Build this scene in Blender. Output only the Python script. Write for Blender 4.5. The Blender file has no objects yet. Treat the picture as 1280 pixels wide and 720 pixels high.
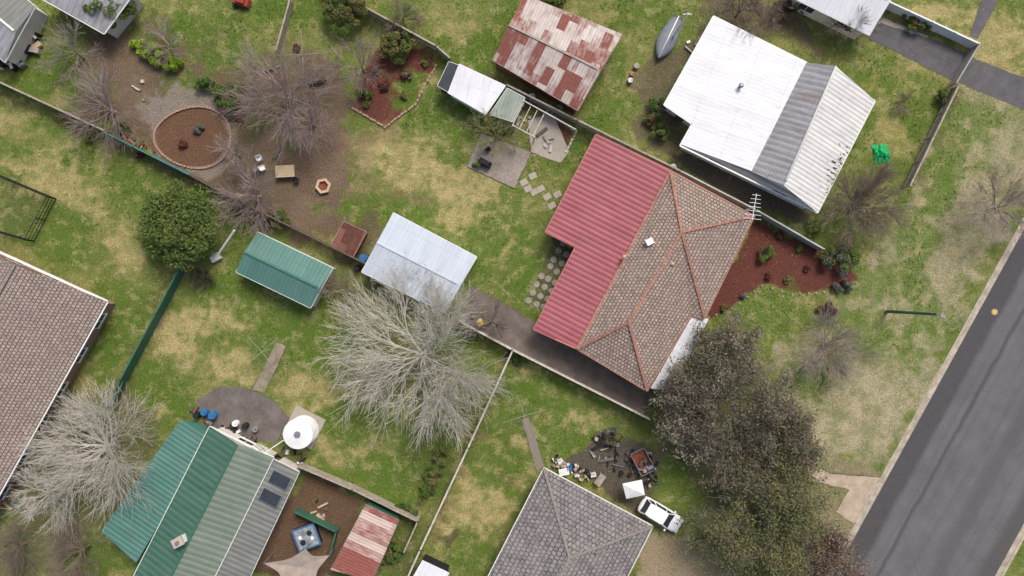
import bpy, math, random
import numpy as np
from mathutils import Vector, Matrix
random.seed(7)
S=0.08; H=75.0
scene=bpy.context.scene
def P(px,py,z=0.0):
    f=1-z/H
    return Vector(((px-640)*S*f,(360-py)*S*f,z))
def lin(c):
    return tuple(((v/255)/12.92 if v/255<=0.04045 else ((v/255+0.055)/1.055)**2.4) for v in c)
# ------------------------------------------------------------ materials
class G:
    def __init__(s,name):
        s.m=bpy.data.materials.new(name); s.m.use_nodes=True
        s.t=s.m.node_tree; s.b=s.t.nodes['Principled BSDF']
        s.b.inputs['Specular IOR Level'].default_value=0.2
    def n(s,ty,ins=None,**pr):
        k=s.t.nodes.new(ty)
        for a,b in pr.items(): setattr(k,a,b)
        for a,b in (ins or {}).items(): s.put(k.inputs[a],b)
        return k
    def put(s,i,v):
        if isinstance(v,bpy.types.NodeSocket): s.t.links.new(v,i)
        elif isinstance(v,(tuple,list)) and len(v)==3 and i.type=='RGBA': i.default_value=(*v,1)
        else: i.default_value=v
    def math(s,op,a,b=0.0,c=0.0): return s.n('ShaderNodeMath',{0:a,1:b,2:c},operation=op).outputs[0]
    def mix(s,f,a,b,bl='MIX'):
        return s.n('ShaderNodeMix',{0:f,6:a,7:b},data_type='RGBA',blend_type=bl).outputs[2]
    def noise(s,v,sc,det=5,ro=.6): return s.n('ShaderNodeTexNoise',{'Vector':v,'Scale':sc,'Detail':min(det,5),'Roughness':ro}).outputs[0]
    def mr(s,v,a,b,c=0.0,d=1.0): return s.n('ShaderNodeMapRange',{0:v,1:a,2:b,3:c,4:d}).outputs[0]
    def pos(s): return s.n('ShaderNodeNewGeometry').outputs['Position']
    def uv(s): return s.n('ShaderNodeTexCoord').outputs['UV']
    def vec(s,x,y,z=0.0): return s.n('ShaderNodeCombineXYZ',{0:x,1:y,2:z}).outputs[0]
    def bump(s,h,st=.3,d=.05,nrm=None):
        k=s.n('ShaderNodeBump',{'Height':h,'Strength':st,'Distance':d})
        if nrm: s.put(k.inputs['Normal'],nrm)
        s.t.links.new(k.outputs[0],s.b.inputs['Normal']); return k.outputs[0]
    def out(s,col,rough=.8,metal=0.0):
        s.put(s.b.inputs['Base Color'],col); s.put(s.b.inputs['Roughness'],rough); s.b.inputs['Metallic'].default_value=metal
        return s.m
_mc={}
def M(c,rough=.8,var=.25,scale=2.0,bump=.3,bs=25,metal=0.0,dirt=0.0):
    key=(c,rough,var,scale,bump,bs,metal,dirt)
    if key in _mc: return _mc[key]
    g=G('mat_%d_%d_%d'%c); p=g.pos(); L=lin(c)
    a=tuple(v*(1-var) for v in L); b=tuple(min(v*(1+var),.9) for v in L)
    f=g.mr(g.noise(p,scale,4,.65),.3,.7)
    col=g.mix(f,a,b)
    if dirt: col=g.mix(g.mr(g.noise(p,.9,4,.7),.45,.7,0,dirt),col,lin((95,82,68)))
    g.bump(g.noise(p,bs,2),bump,.03)
    _mc[key]=g.out(col,rough,metal); return _mc[key]
def metal_roof(name,c,c2=None,rib=.5,rust=0.0,stain=.3,bump=.6,rustc=(118,62,50),cell=(.85,2.2),depth=.82,rough=.55,holes=False):
    g=G(name); uv=g.uv(); sp=g.n('ShaderNodeSeparateXYZ',{0:uv}); u,v=sp.outputs[0],sp.outputs[1]
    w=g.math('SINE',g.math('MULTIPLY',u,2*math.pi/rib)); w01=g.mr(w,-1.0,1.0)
    base=g.mix(g.mr(g.noise(g.vec(g.math('MULTIPLY',u,1.2),g.math('MULTIPLY',v,.35)),1.0,7,.65),.35,.65),lin(c),lin(c2 or tuple(int(x*.85) for x in c)))
    cid=g.math('FLOOR',g.math('DIVIDE',u,cell[0]))
    wn=g.n('ShaderNodeTexWhiteNoise',{'Vector':g.vec(cid,3.0)},noise_dimensions='3D').outputs[0]
    base=g.mix(g.math('MULTIPLY',wn,.22),base,tuple(x*.55 for x in lin(c)))
    off=g.math('MULTIPLY',wn,.6)
    vc=g.math('ADD',g.math('DIVIDE',v,cell[1]),off); cid2=g.math('FLOOR',vc)
    if rust>0:
        wn2=g.n('ShaderNodeTexWhiteNoise',{'Vector':g.vec(cid,cid2)},noise_dimensions='3D').outputs[0]
        nz=g.noise(g.vec(g.math('MULTIPLY',u,2.5),g.math('MULTIPLY',v,.8)),1.0,8,.7)
        f=g.math('ADD',g.math('MULTIPLY',wn2,.75),g.math('MULTIPLY',nz,1.1))
        t=1.45-rust
        rf=g.mr(f,t-.2,t+.2)
        rc=g.mix(g.noise(g.pos(),3.0,6,.7),tuple(x*.55 for x in lin(rustc)),tuple(min(1,x*1.7) for x in lin(rustc)))
        base=g.mix(rf,base,rc)
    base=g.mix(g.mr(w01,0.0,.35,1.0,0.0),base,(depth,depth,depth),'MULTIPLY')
    lap=g.mr(g.math('FRACT',g.math('DIVIDE',v,3.6)),.975,.99,0.0,.25)
    base=g.mix(lap,base,tuple(x*.4 for x in lin(c)))
    base=g.mix(g.mr(g.noise(g.vec(g.math('MULTIPLY',u,3.0),g.math('MULTIPLY',v,.3)),1.0,6,.7),.52,.75,0,stain),base,lin((105,95,88)))
    base=g.mix(g.mr(g.noise(g.pos(),2.3,5,.75),.55,.8,0,stain),base,lin((120,110,98)))
    if holes:
        q=P(1040,225); dd=g.n('ShaderNodeVectorMath',{0:g.pos(),1:tuple(q)},operation='DISTANCE').outputs['Value']
        hn=g.noise(g.vec(g.math('MULTIPLY',u,2.2),g.math('MULTIPLY',v,.8)),1.9,4,.6)
        hf=g.mr(g.math('ADD',hn,g.mr(dd,2.5,7.0,.17,-.2)),.62,.65)
        base=g.mix(hf,base,(.02,.018,.015))
    g.bump(w01,bump,.06)
    return g.out(base,rough)
def tile_roof(name,c,c2,c3,row=.36,tw=.33):
    g=G(name); uv=g.uv(); 
    k=g.n('ShaderNodeTexBrick',{'Vector':uv,'Color1':lin(c),'Color2':lin(c2),'Mortar':tuple(x*.16 for x in lin(c)),'Scale':1.0,'Mortar Size':.035,'Mortar Smooth':.4,'Bias':0.0,'Brick Width':tw,'Row Height':row})
    col=k.outputs[0]
    sp=g.n('ShaderNodeSeparateXYZ',{0:uv})
    f=g.mr(g.noise(g.pos(),.55,5,.7),.42,.62,0,.8)
    col=g.mix(f,col,g.mix(.5,col,lin(c3)))
    f2=g.mr(g.noise(g.pos(),7.0,4,.7),.5,.7,0,.6)
    col=g.mix(f2,col,lin((188,176,164)))
    f3=g.mr(g.noise(g.pos(),5.0,4,.7),.55,.8,0,.7)
    col=g.mix(f3,col,tuple(x*.35 for x in lin(c)))
    saw=g.math('FRACT',g.math('DIVIDE',sp.outputs[1],row))
    h=g.math('ADD',saw,g.math('MULTIPLY',k.outputs[1],-.7))
    g.bump(h,1.0,.07)
    return g.out(col,.85)
mWhite=M((222,222,220),.6,.08,1.5,.1); mWall=M((205,200,190),.8,.08,1.0,.15,dirt=.2)
def brickmat(name,c,c2):
    g=G(name); p=g.pos(); sp=g.n('ShaderNodeSeparateXYZ',{0:p})
    v=g.vec(g.math('ADD',sp.outputs[0],sp.outputs[1]),sp.outputs[2])
    k=g.n('ShaderNodeTexBrick',{'Vector':v,'Color1':lin(c),'Color2':lin(c2),'Mortar':lin((170,165,155)),'Scale':1.0,'Mortar Size':.01,'Brick Width':.24,'Row Height':.086})
    g.bump(k.outputs[1],-.3,.01); return g.out(k.outputs[0],.9)
mBrick=brickmat('brick_cream',(178,140,112),(160,118,92)); mBrick2=brickmat('brick_brown',(140,95,75),(120,78,62))
def glassmat():
    g=G('window_glass'); g.b.inputs['Specular IOR Level'].default_value=.6
    return g.out(g.mix(g.noise(g.pos(),.7,2),(.02,.025,.03),(.05,.06,.07)),.08)
mGlass=glassmat()
mTimber=M((160,150,138),.85,.3,3,.4,dirt=.3); mTimberPale=M((190,183,172),.85,.22,3,.4,dirt=.25); mTimberDk=M((96,84,74),.9,.3,3,.4)
mSteel=M((150,152,155),.4,.12,3,.1,metal=.6); mDark=M((38,38,40),.7,.3,3,.3); mConc=M((166,158,146),.9,.2,.9,.3,dirt=.45)
mConcDk=M((104,98,94),.9,.3,.7,.3,dirt=.4); mConcDrive=M((106,98,92),.9,.3,.7,.4,dirt=.4)
mAsph=M((92,90,92),.9,.2,1.0,.5,60); mWire=M((150,148,140),.6,.1,3,.1)
mGreenF=M((56,100,82),.5,.12,1,.1,dirt=.15); mTeal=M((72,120,112),.5,.15,1,.1,dirt=.2)
mBlue=M((52,104,150),.4,.1,1,.05); mRed=M((136,56,48),.5,.15,1,.1); mYel=M((190,160,70),.5,.1,1,.05)
mRust=M((125,72,56),.85,.4,3,.3); mStone=M((150,138,125),.9,.35,4,.5); mBrickEdge=M((158,128,112),.9,.35,8,.5)
mTerr=M((160,116,102),.85,.35,4,.3,dirt=.3)
mTan=M((182,160,132),.85,.1,1,.2)
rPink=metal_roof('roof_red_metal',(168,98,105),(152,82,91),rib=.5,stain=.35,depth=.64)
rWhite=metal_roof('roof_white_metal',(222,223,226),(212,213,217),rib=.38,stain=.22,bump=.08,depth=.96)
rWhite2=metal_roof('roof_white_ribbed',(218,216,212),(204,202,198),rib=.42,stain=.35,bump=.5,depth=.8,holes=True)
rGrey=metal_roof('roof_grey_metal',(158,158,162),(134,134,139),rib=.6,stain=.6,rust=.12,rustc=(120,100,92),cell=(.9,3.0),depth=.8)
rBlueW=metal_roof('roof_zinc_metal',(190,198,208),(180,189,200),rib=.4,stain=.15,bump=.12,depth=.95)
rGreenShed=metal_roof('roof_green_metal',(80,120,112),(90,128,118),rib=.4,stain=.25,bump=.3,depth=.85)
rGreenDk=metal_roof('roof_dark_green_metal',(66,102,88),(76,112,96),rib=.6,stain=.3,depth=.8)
rGreenLt=metal_roof('roof_pale_green_metal',(112,126,114),(128,138,124),rib=.6,stain=.5,depth=.8,cell=(1.2,6.0))  # paler, greyer green for the right-hand slope of the green roof
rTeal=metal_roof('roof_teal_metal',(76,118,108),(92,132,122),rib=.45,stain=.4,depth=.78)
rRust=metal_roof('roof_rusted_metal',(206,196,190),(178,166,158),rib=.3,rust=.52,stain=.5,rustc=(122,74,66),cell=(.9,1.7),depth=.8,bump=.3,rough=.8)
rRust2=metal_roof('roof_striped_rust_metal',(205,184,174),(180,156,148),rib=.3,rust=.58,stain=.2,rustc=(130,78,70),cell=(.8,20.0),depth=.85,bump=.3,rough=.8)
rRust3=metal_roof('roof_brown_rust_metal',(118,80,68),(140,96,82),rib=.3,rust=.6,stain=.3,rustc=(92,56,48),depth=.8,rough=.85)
rGreyLow=metal_roof('roof_grey_lean_to',(128,130,124),(110,112,108),rib=.5,stain=.4,depth=.82)
tBrown=tile_roof('roof_tile_brown',(168,148,136),(138,118,109),(128,120,108))
tLeft=tile_roof('roof_tile_grey_brown',(160,144,134),(138,122,113),(114,104,97))
tGrey=tile_roof('roof_tile_charcoal',(134,130,130),(100,97,99),(140,136,132),row=.45,tw=.42)
# ------------------------------------------------------------ mesh builder
class B:
    def __init__(s): s.v=[];s.f=[];s.mi=[];s.mats=[]
    def mid(s,m):
        if m not in s.mats: s.mats.append(m)
        return s.mats.index(m)
    def add(s,vs,fs,m):
        o=len(s.v); s.v+= [Vector(a) for a in vs]; i=s.mid(m)
        for f in fs: s.f.append([o+k for k in f]); s.mi.append(i)
    def box(s,c,sz,m,rz=0.0,top=1.0):
        cx,cy,cz=c; a,b,h=sz[0]/2,sz[1]/2,sz[2]/2; R=Matrix.Rotation(rz,3,'Z'); vs=[]
        for z,k in ((-h,1),(h,top)):
            for x,y in ((-a,-b),(a,-b),(a,b),(-a,b)): vs.append(R@Vector((x*k,y*k,z))+Vector(c))
        s.add(vs,[(3,2,1,0),(4,5,6,7),(0,1,5,4),(1,2,6,5),(2,3,7,6),(3,0,4,7)],m)
    def beam(s,p0,p1,w,h,m):
        p0=Vector(p0);p1=Vector(p1); d=(p1-p0)
        if d.length<1e-5: return
        d.normalize(); up=Vector((0,0,1)) if abs(d.z)<.95 else Vector((1,0,0))
        x=d.cross(up).normalized()*w/2; y=x.cross(d).normalized()*h/2
        vs=[p+sx*x+sy*y for p in (p0,p1) for sx,sy in ((-1,-1),(1,-1),(1,1),(-1,1))]
        s.add(vs,[(0,1,2,3),(7,6,5,4),(0,4,5,1),(1,5,6,2),(2,6,7,3),(3,7,4,0)],m)
    def cyl(s,c,r,h,m,n=16,r2=None,cap=True):
        r2=r if r2 is None else r2; c=Vector(c)
        vs=[c+Vector((math.cos(2*math.pi*i/n)*r,math.sin(2*math.pi*i/n)*r,0)) for i in range(n)]
        vs+=[c+Vector((math.cos(2*math.pi*i/n)*r2,math.sin(2*math.pi*i/n)*r2,h)) for i in range(n)]
        fs=[(i,(i+1)%n,n+(i+1)%n,n+i) for i in range(n)]
        if cap: fs+=[tuple(range(n,2*n)),tuple(range(n-1,-1,-1))]
        s.add(vs,fs,m)
    def tube(s,p0,p1,r0,r1,m,n=8):
        p0=Vector(p0);p1=Vector(p1);d=(p1-p0).normalized(); up=Vector((0,0,1)) if abs(d.z)<.95 else Vector((1,0,0))
        x=d.cross(up).normalized();y=x.cross(d)
        vs=[p+(x*math.cos(2*math.pi*i/n)+y*math.sin(2*math.pi*i/n))*r for p,r in ((p0,r0),(p1,r1)) for i in range(n)]
        s.add(vs,[(i,(i+1)%n,n+(i+1)%n,n+i) for i in range(n)]+[tuple(range(n-1,-1,-1)),tuple(range(n,2*n))],m)
    def prism(s,pts,z0,z1,m,cap=True):
        n=len(pts); vs=[(p[0],p[1],z0) for p in pts]+[(p[0],p[1],z1) for p in pts]
        fs=[(i,(i+1)%n,n+(i+1)%n,n+i) for i in range(n)]
        if cap: fs+=[tuple(range(n,2*n)),tuple(range(n-1,-1,-1))]
        s.add(vs,fs,m)
    def obj(s,name,parent=None,smooth=False,bevel=0,uvplane=False,center=True):
        me=bpy.data.meshes.new(name); c=Vector((0,0,0))
        if center and s.v:
            c=sum(s.v,Vector())/len(s.v); c.z=0
        me.from_pydata([v-c for v in s.v],[],s.f); 
        for m in s.mats: me.materials.append(m)
        me.polygons.foreach_set('material_index',s.mi)
        if uvplane:
            uvl=me.uv_layers.new(name='UVMap'); me.update()
            for p in me.polygons:
                nrm=p.normal
                d=Vector((0,0,-1))-nrm*(-nrm.z)
                d=d.normalized() if d.length>.01 else Vector((.45,.89,0))
                u=nrm.cross(d).normalized()
                for li in p.loop_indices:
                    co=me.vertices[me.loops[li].vertex_index].co+c
                    uvl.data[li].uv=(co.dot(u),co.dot(d))
        if smooth: me.polygons.foreach_set('use_smooth',[True]*len(me.polygons))
        me.update()
        o=bpy.data.objects.new(name,me); bpy.context.collection.objects.link(o); o.location=c
        if bevel:
            b=o.modifiers.new('bev','BEVEL'); b.width=bevel; b.segments=2; b.limit_method='ANGLE'
        if parent: o.parent=parent; o.matrix_parent_inverse=Matrix.Translation(-parent.location)
        return o
def empty(name,loc):
    e=bpy.data.objects.new(name,None); e.location=Vector((loc[0],loc[1],0)); e.empty_display_size=.5; bpy.context.collection.objects.link(e); return e
def area(ps): return sum(ps[i][0]*ps[(i+1)%len(ps)][1]-ps[(i+1)%len(ps)][0]*ps[i][1] for i in range(len(ps)))/2
def inset(ps,d):
    ps=[Vector((p[0],p[1])) for p in ps]
    if area(ps)<0: ps=ps[::-1]
    n=len(ps); out=[]
    for i in range(n):
        a,b,c=ps[i-1],ps[i],ps[(i+1)%n]
        d1=(b-a).normalized(); d2=(c-b).normalized()
        n1=Vector((-d1.y,d1.x)); n2=Vector((-d2.y,d2.x)); k=n1+n2
        k=k/max(.35,(1+n1.dot(n2)))
        out.append(b+k*d)
    return out
def windows(b,bg,poly,ztop,skip=3.2):
    n=len(poly); first=True
    for i in range(n):
        a,c=Vector(poly[i]),Vector(poly[(i+1)%n]); L=(c-a).length
        if L<skip: continue
        d=(c-a).normalized(); nr=Vector((d.y,-d.x)); rz=math.atan2(d.y,d.x); k=max(1,int(L/3.6))
        for j in range(k):
            p=a+d*L*(j+.5)/k
            if first and j==k//2:
                q=p+nr*.03; b.box((q.x,q.y,1.02),(.9,.08,2.04),mTimberDk,rz); first=False; continue
            w=1.5; zc=min(1.5,ztop-.9)
            q=p+nr*.02; b.box((q.x,q.y,zc),(w+.16,.07,1.2),mWhite,rz)
            q=p+nr*.045; bg.box((q.x,q.y,zc),(w,.06,1.04),mGlass,rz)
            q=p+nr*.08; b.box((q.x,q.y,zc),(.05,.03,1.04),mWhite,rz)
            q=p+nr*.07; b.box((q.x,q.y,zc-.64),(w+.26,.18,.06),mWhite,rz)
def building(name,faces,eave,ez,wall,gut=mWhite,ridges=(),rmat=None,ins=.45,win=True,gables=(),extra=None,gw=.14):
    cen=sum([Vector(e) for e in eave],Vector())/len(eave); e=empty(name,cen)
    for k,(pts,m) in enumerate(faces):
        b=B(); pts=[Vector(p) for p in pts]
        if area(pts)<0: pts=pts[::-1]
        b.add(pts,[tuple(range(len(pts)))],m); o=b.obj('roof_plane_%d'%(k+1),e,uvplane=True)
        so=o.modifiers.new('s','SOLIDIFY'); so.thickness=.07; so.offset=-1
    ip=inset(eave,ins); b=B(); b.prism(ip,-.02,ez-.06,wall,cap=False); b.add([(p.x,p.y,ez-.09) for p in ip],[tuple(range(len(ip)))],mWall)
    for (a,r,c) in gables:
        a,r,c=Vector(a),Vector(r),Vector(c); dr=Vector((cen.x-r.x,cen.y-r.y,0))
        ed=Vector((c.x-a.x,c.y-a.y,0)).normalized(); nn=Vector((-ed.y,ed.x,0)); 
        if nn.dot(dr)<0: nn=-nn
        sh=nn*ins
        b.add([a+sh-Vector((0,0,.1)),c+sh-Vector((0,0,.1)),r+sh-Vector((0,0,.1))],[(0,1,2)],wall)
    b.obj('walls',e)
    if win:
        fb=B();bg=B(); windows(fb,bg,ip,ez)
        if fb.v: fb.obj('window_frames_and_door',e)
        if bg.v: bg.obj('window_glass',e)
    if gut:
        b=B(); n=len(eave)
        for i in range(n):
            p,q=Vector(eave[i]),Vector(eave[(i+1)%n])
            b.beam(p-Vector((0,0,.07)),q-Vector((0,0,.07)),gw,.12,gut)
        b.obj('gutters',e)
    if ridges:
        b=B()
        for p,q in ridges:
            p,q=Vector(p),Vector(q); L=(q-p).length; tl=rmat is mTerr or rmat is mTerrG; n=max(1,int(L/.45)) if tl else 1
            for i in range(n):
                a=p.lerp(q,i/n); c=p.lerp(q,(i+.96)/n); b.beam(a+Vector((0,0,.03)),c+Vector((0,0,.05)),.24 if tl else .2,.13 if tl else .08,rmat)
        b.obj('ridge_caps',e)
    if extra: 
        b=B(); extra(b); b.obj('roof_fittings',e)
    return e
mTerrG=M((132,124,120),.85,.3,4,.3)
def gable(name,c,ez,rz,m1,m2,wall,gut=mWhite,rmat=None,win=False,ins=.2,extra=None,fr=.5,gw=.1):
    a,b_,c_,d=[P(x,y,ez) for x,y in c]
    r1=a.lerp(b_,fr); r1.z=rz; r2=d.lerp(c_,fr); r2.z=rz
    return building(name,[([a,r1,r2,d],m1),([r1,b_,c_,r2],m2)],[a,b_,c_,d],ez,wall,gut,[(r1,r2)],rmat or gut,ins,win,[(a,r1,b_),(d,r2,c_)],extra,gw)
def skillion(name,c,zs,m,wall,gut=mWhite,ins=.15,win=False,extra=None,gw=.08):
    pts=[P(x,y,z) for (x,y),z in zip(c,zs)]
    return building(name,[(pts,m)],pts,min(zs),wall,gut,ins=ins,win=win,extra=extra,gw=gw)
# --------------------------------------------------------- ground layers
LAY=[]
def lay(kind,geom,col,soft=10,op=1.0,grass=1.0,warp=14): LAY.append((kind,geom,lin(col),soft,op,grass,warp))
def pave(name,pts,m,z=.02,soil=(95,84,72)):
    lay('p',pts,soil,3,1,0,1.5)
    w=[]; n=len(pts); rng=random.Random(len(name)+int(pts[0][0]))
    for i in range(n):
        a=P(*pts[i]);c=P(*pts[(i+1)%n]);k=max(1,int((c-a).length/.5))
        for j in range(k):
            q=a.lerp(c,j/k); w.append((q.x+rng.uniform(-.05,.05),q.y+rng.uniform(-.05,.05)))
    b=B(); 
    if area(w)<0: w=w[::-1]
    b.prism(w,-.02,z,m); b.obj(name)
GR=(90,114,42); OL=(134,134,78); TN=(184,166,116); PT=(168,157,128); BR=(112,92,78); MU=(104,62,52); DK=(80,66,56)
lay('p',[(110,35),(200,10),(330,50),(420,60),(440,130),(445,200),(440,262),(455,300),(395,305),(300,255),(205,205),(90,130),(85,90)],BR,16,.95,.15)
for e in [(330,10,90,24),(60,80,60,42),(240,34,62,24),(300,62,50,28),(420,35,30,35),(30,110,30,14),(225,95,30,14),(325,150,16,14),(110,100,24,12)]: lay('e',e,GR,22,.85)
lay('e',(380,45,60,25),OL,20,.7)
for e in [(175,80,40,22),(370,180,40,30),(420,200,24,40),(395,270,40,22),(160,120,40,20)]: lay('e',e,(128,108,92),16,.55,.05)
lay('p',[(175,140),(215,95),(262,108),(300,155),(298,200),(250,218),(190,190)],(142,132,122),8,.85,.02)
lay('e',(240,172,46,37),(110,82,64),3,1,0,2)
lay('p',[(445,118),(468,60),(545,62),(548,80),(520,128),(482,158),(445,138)],MU,3,1,0,4)
for e in [(60,215,55,34),(20,150,36,18),(160,310,24,40),(110,250,40,18)]: lay('e',e,TN,24,.75)
for e in [(170,235,45,28),(60,285,50,34),(150,390,44,54),(110,200,30,14),(130,440,26,44),(65,150,44,16),(30,190,24,12),(95,320,40,20)]: lay('e',e,GR,20,.85)
lay('e',(110,340,60,25),OL,20,.4)
lay('p',[(0,232),(52,250),(26,300),(0,300)],(96,104,62),5,.7)
for e in [(240,400,42,22),(290,455,34,24),(210,430,28,28),(430,560,50,28),(300,395,34,16),(385,500,34,18),(235,370,16,12)]: lay('e',e,TN,22,.85)
for e in [(270,365,60,20),(200,490,38,32),(390,430,60,40),(430,530,60,26),(500,605,45,24),(350,400,44,20),(480,580,54,20),(330,430,44,20),(265,425,22,10),(410,595,40,12)]: lay('e',e,GR,18,.88)
lay('e',(540,560,30,50),(86,100,46),14,.6)
for e in [(590,250,66,40),(500,190,40,24),(540,120,16,16),(625,300,34,30),(520,215,54,24)]: lay('e',e,TN,26,.85)
for e in [(560,150,60,30),(470,265,54,24),(520,255,34,16),(650,345,28,58),(560,205,26,12),(730,190,24,28),(510,120,26,28),(612,290,24,26),(600,60,60,32),(640,270,16,44),(590,330,24,20)]: lay('e',e,GR,18,.88)
for e in [(455,215,22,40),(470,170,26,16),(505,245,30,10)]: lay('e',e,(128,108,84),12,.55,.4)
lay('p',[(430,290),(470,270),(460,340),(420,330)],(100,84,70),8,.8,.1)
for e in [(600,610,40,52),(640,540,32,26),(720,520,34,20),(650,460,22,16),(570,660,26,30)]: lay('e',e,TN,20,.85)
for e in [(690,480,44,30),(640,500,26,44),(600,570,24,44),(720,545,36,20),(590,680,38,20),(640,580,22,38),(700,510,20,12)]: lay('e',e,GR,14,.88)
lay('e',(572,667,12,9),(96,78,66),4,.8,0)
for e in [(570,20,60,22),(800,60,30,50),(745,15,40,18),(760,120,30,20)]: lay('e',e,OL,22,.8)
for e in [(630,15,30,18),(790,20,34,22),(500,15,26,12),(770,90,14,44),(820,20,14,20),(745,150,22,14)]: lay('e',e,GR,16,.85)
lay('e',(795,105,22,18),TN,14,.7); lay('e',(560,35,44,12),TN,14,.5)
lay('p',[(820,75),(870,50),(900,0),(1000,0),(1030,60),(900,20),(835,130),(860,190),(820,190),(790,150),(790,110)],(104,90,78),10,.8,.1)
lay('p',[(840,190),(865,188),(1015,268),(1010,285),(900,240)],(92,80,72),5,.95,.05,4)
for e in [(1130,100,55,30),(1110,170,40,45),(1080,110,30,16)]: lay('e',e,(158,148,92),20,.85)
for e in [(1100,90,38,14),(1075,150,26,48),(1150,140,18,54),(1110,210,34,16),(1120,120,20,14)]: lay('e',e,GR,14,.85)
for e in [(1250,60,50,34),(1130,50,40,8),(1180,15,50,14)]: lay('e',e,TN,14,.85)
lay('p',[(1200,105),(1290,140),(1290,250),(1240,320),(1100,590),(1010,570),(960,480),(985,420),(1060,380),(1120,260)],PT,18,.85)
for e in [(1185,185,20,66),(1140,290,28,44),(1230,150,36,16),(960,385,64,24),(1080,420,40,30),(1010,470,34,24),(1175,240,26,30),(1165,400,20,40),(1215,215,34,14),(1110,350,56,20),(1140,440,28,34),(1050,395,44,16),(1175,130,12,34)]: lay('e',e,(102,122,54),18,.8)
for e in [(1100,500,50,40),(1220,260,28,46),(1160,470,14,40),(1130,540,40,14),(1200,330,24,28),(1050,540,40,30)]: lay('e',e,(176,164,136),20,.75)
lay('p',[(944,276),(1030,312),(1078,348),(1040,363),(990,366),(952,355),(915,385),(886,396),(880,390)],MU,3,1,0,5)
lay('p',[(750,540),(830,560),(835,600),(800,640),(750,610),(720,590),(700,580)],(90,82,76),6,.95,.05,6)
lay('e',(855,595,36,26),GR,14,.9)
lay('p',[(800,665),(870,680),(940,720),(900,740),(780,740)],(164,146,122),8,.9,.1)
lay('p',[(815,500),(860,480),(900,440),(960,460),(1000,520),(1010,640),(1040,720),(920,720),(870,600),(830,560)],(104,98,76),18,.75,.4)
lay('p',[(1000,570),(1100,590),(1060,700),(1010,660)],(150,136,112),10,.8,.3)
lay('p',[(385,590),(455,625),(415,720),(300,720),(350,640)],(104,78,64),5,.95,.05,6)
lay('p',[(465,640),(520,655),(510,720),(470,720)],(92,104,54),6,.8)
lay('p',[(60,480),(150,480),(205,540),(130,665),(100,720),(0,720),(0,620)],(106,98,78),14,.7,.4)
lay('e',(120,690,40,26),GR,14,.8)
lay('p',[(500,640),(530,655),(505,725),(485,720)],(100,104,60),8,.6)
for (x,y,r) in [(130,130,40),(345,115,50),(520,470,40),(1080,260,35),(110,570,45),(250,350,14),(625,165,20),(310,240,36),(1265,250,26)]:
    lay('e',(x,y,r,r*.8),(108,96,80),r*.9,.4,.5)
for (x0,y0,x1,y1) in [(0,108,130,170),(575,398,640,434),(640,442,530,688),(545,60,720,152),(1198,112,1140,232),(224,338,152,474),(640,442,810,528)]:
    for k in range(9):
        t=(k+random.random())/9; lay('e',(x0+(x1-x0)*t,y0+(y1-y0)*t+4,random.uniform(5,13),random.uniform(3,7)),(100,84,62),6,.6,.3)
for k in range(130):
    x,y=random.uniform(0,1280),random.uniform(0,720); r=random.uniform(4,16); lay('e',(x,y,r,r*random.uniform(.4,.9)),random.choice([GR,TN,(118,100,74),(96,116,46),GR]),r*.7,random.uniform(.3,.65))
# -------------------------------------------------------- paving
pave('driveway',[(590,358),(668,402),(722,440),(815,492),(806,522),(642,438),(572,396)],mConcDrive)
pave('asphalt_driveway',[(1100,28),(1180,55),(1222,75),(1300,105),(1300,145),(1190,100),(1085,48)],mAsph)
pave('side_street',[(1238,-30),(1262,-30),(1238,20),(1222,48),(1212,44)],mAsph,.025)
pave('concrete_patio',[(660,150),(690,140),(712,190),(700,204),(664,190)],mConc,.03)
pave('timber_deck',[(602,168),(664,190),(643,236),(584,208)],M((146,136,126),.9,.25,5,.4,dirt=.3),.12)
pave('concrete_path',[(346,428),(358,433),(330,491),(315,487)],M((136,126,108),.9,.3,1.5,.3,dirt=.5),.03)
pave('concrete_path',[(652,524),(661,521),(680,582),(672,590)],M((128,120,110),.9,.2,.9,.3,dirt=.3),.03)
pave('concrete_patio',[(246,500),(275,484),(305,484),(340,500),(362,522),(345,555),(300,545),(255,530)],mConcDk,.03)
pave('concrete_driveway',[(1008,580),(1040,592),(1100,597),(1068,655),(1045,640),(1062,612),(1008,600)],M((172,156,138),.9,.15,1,.3,dirt=.3),.02)
pave('gravel_path',[(1090,30),(1098,20),(1160,45),(1155,55)],mConc,.015)
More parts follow.
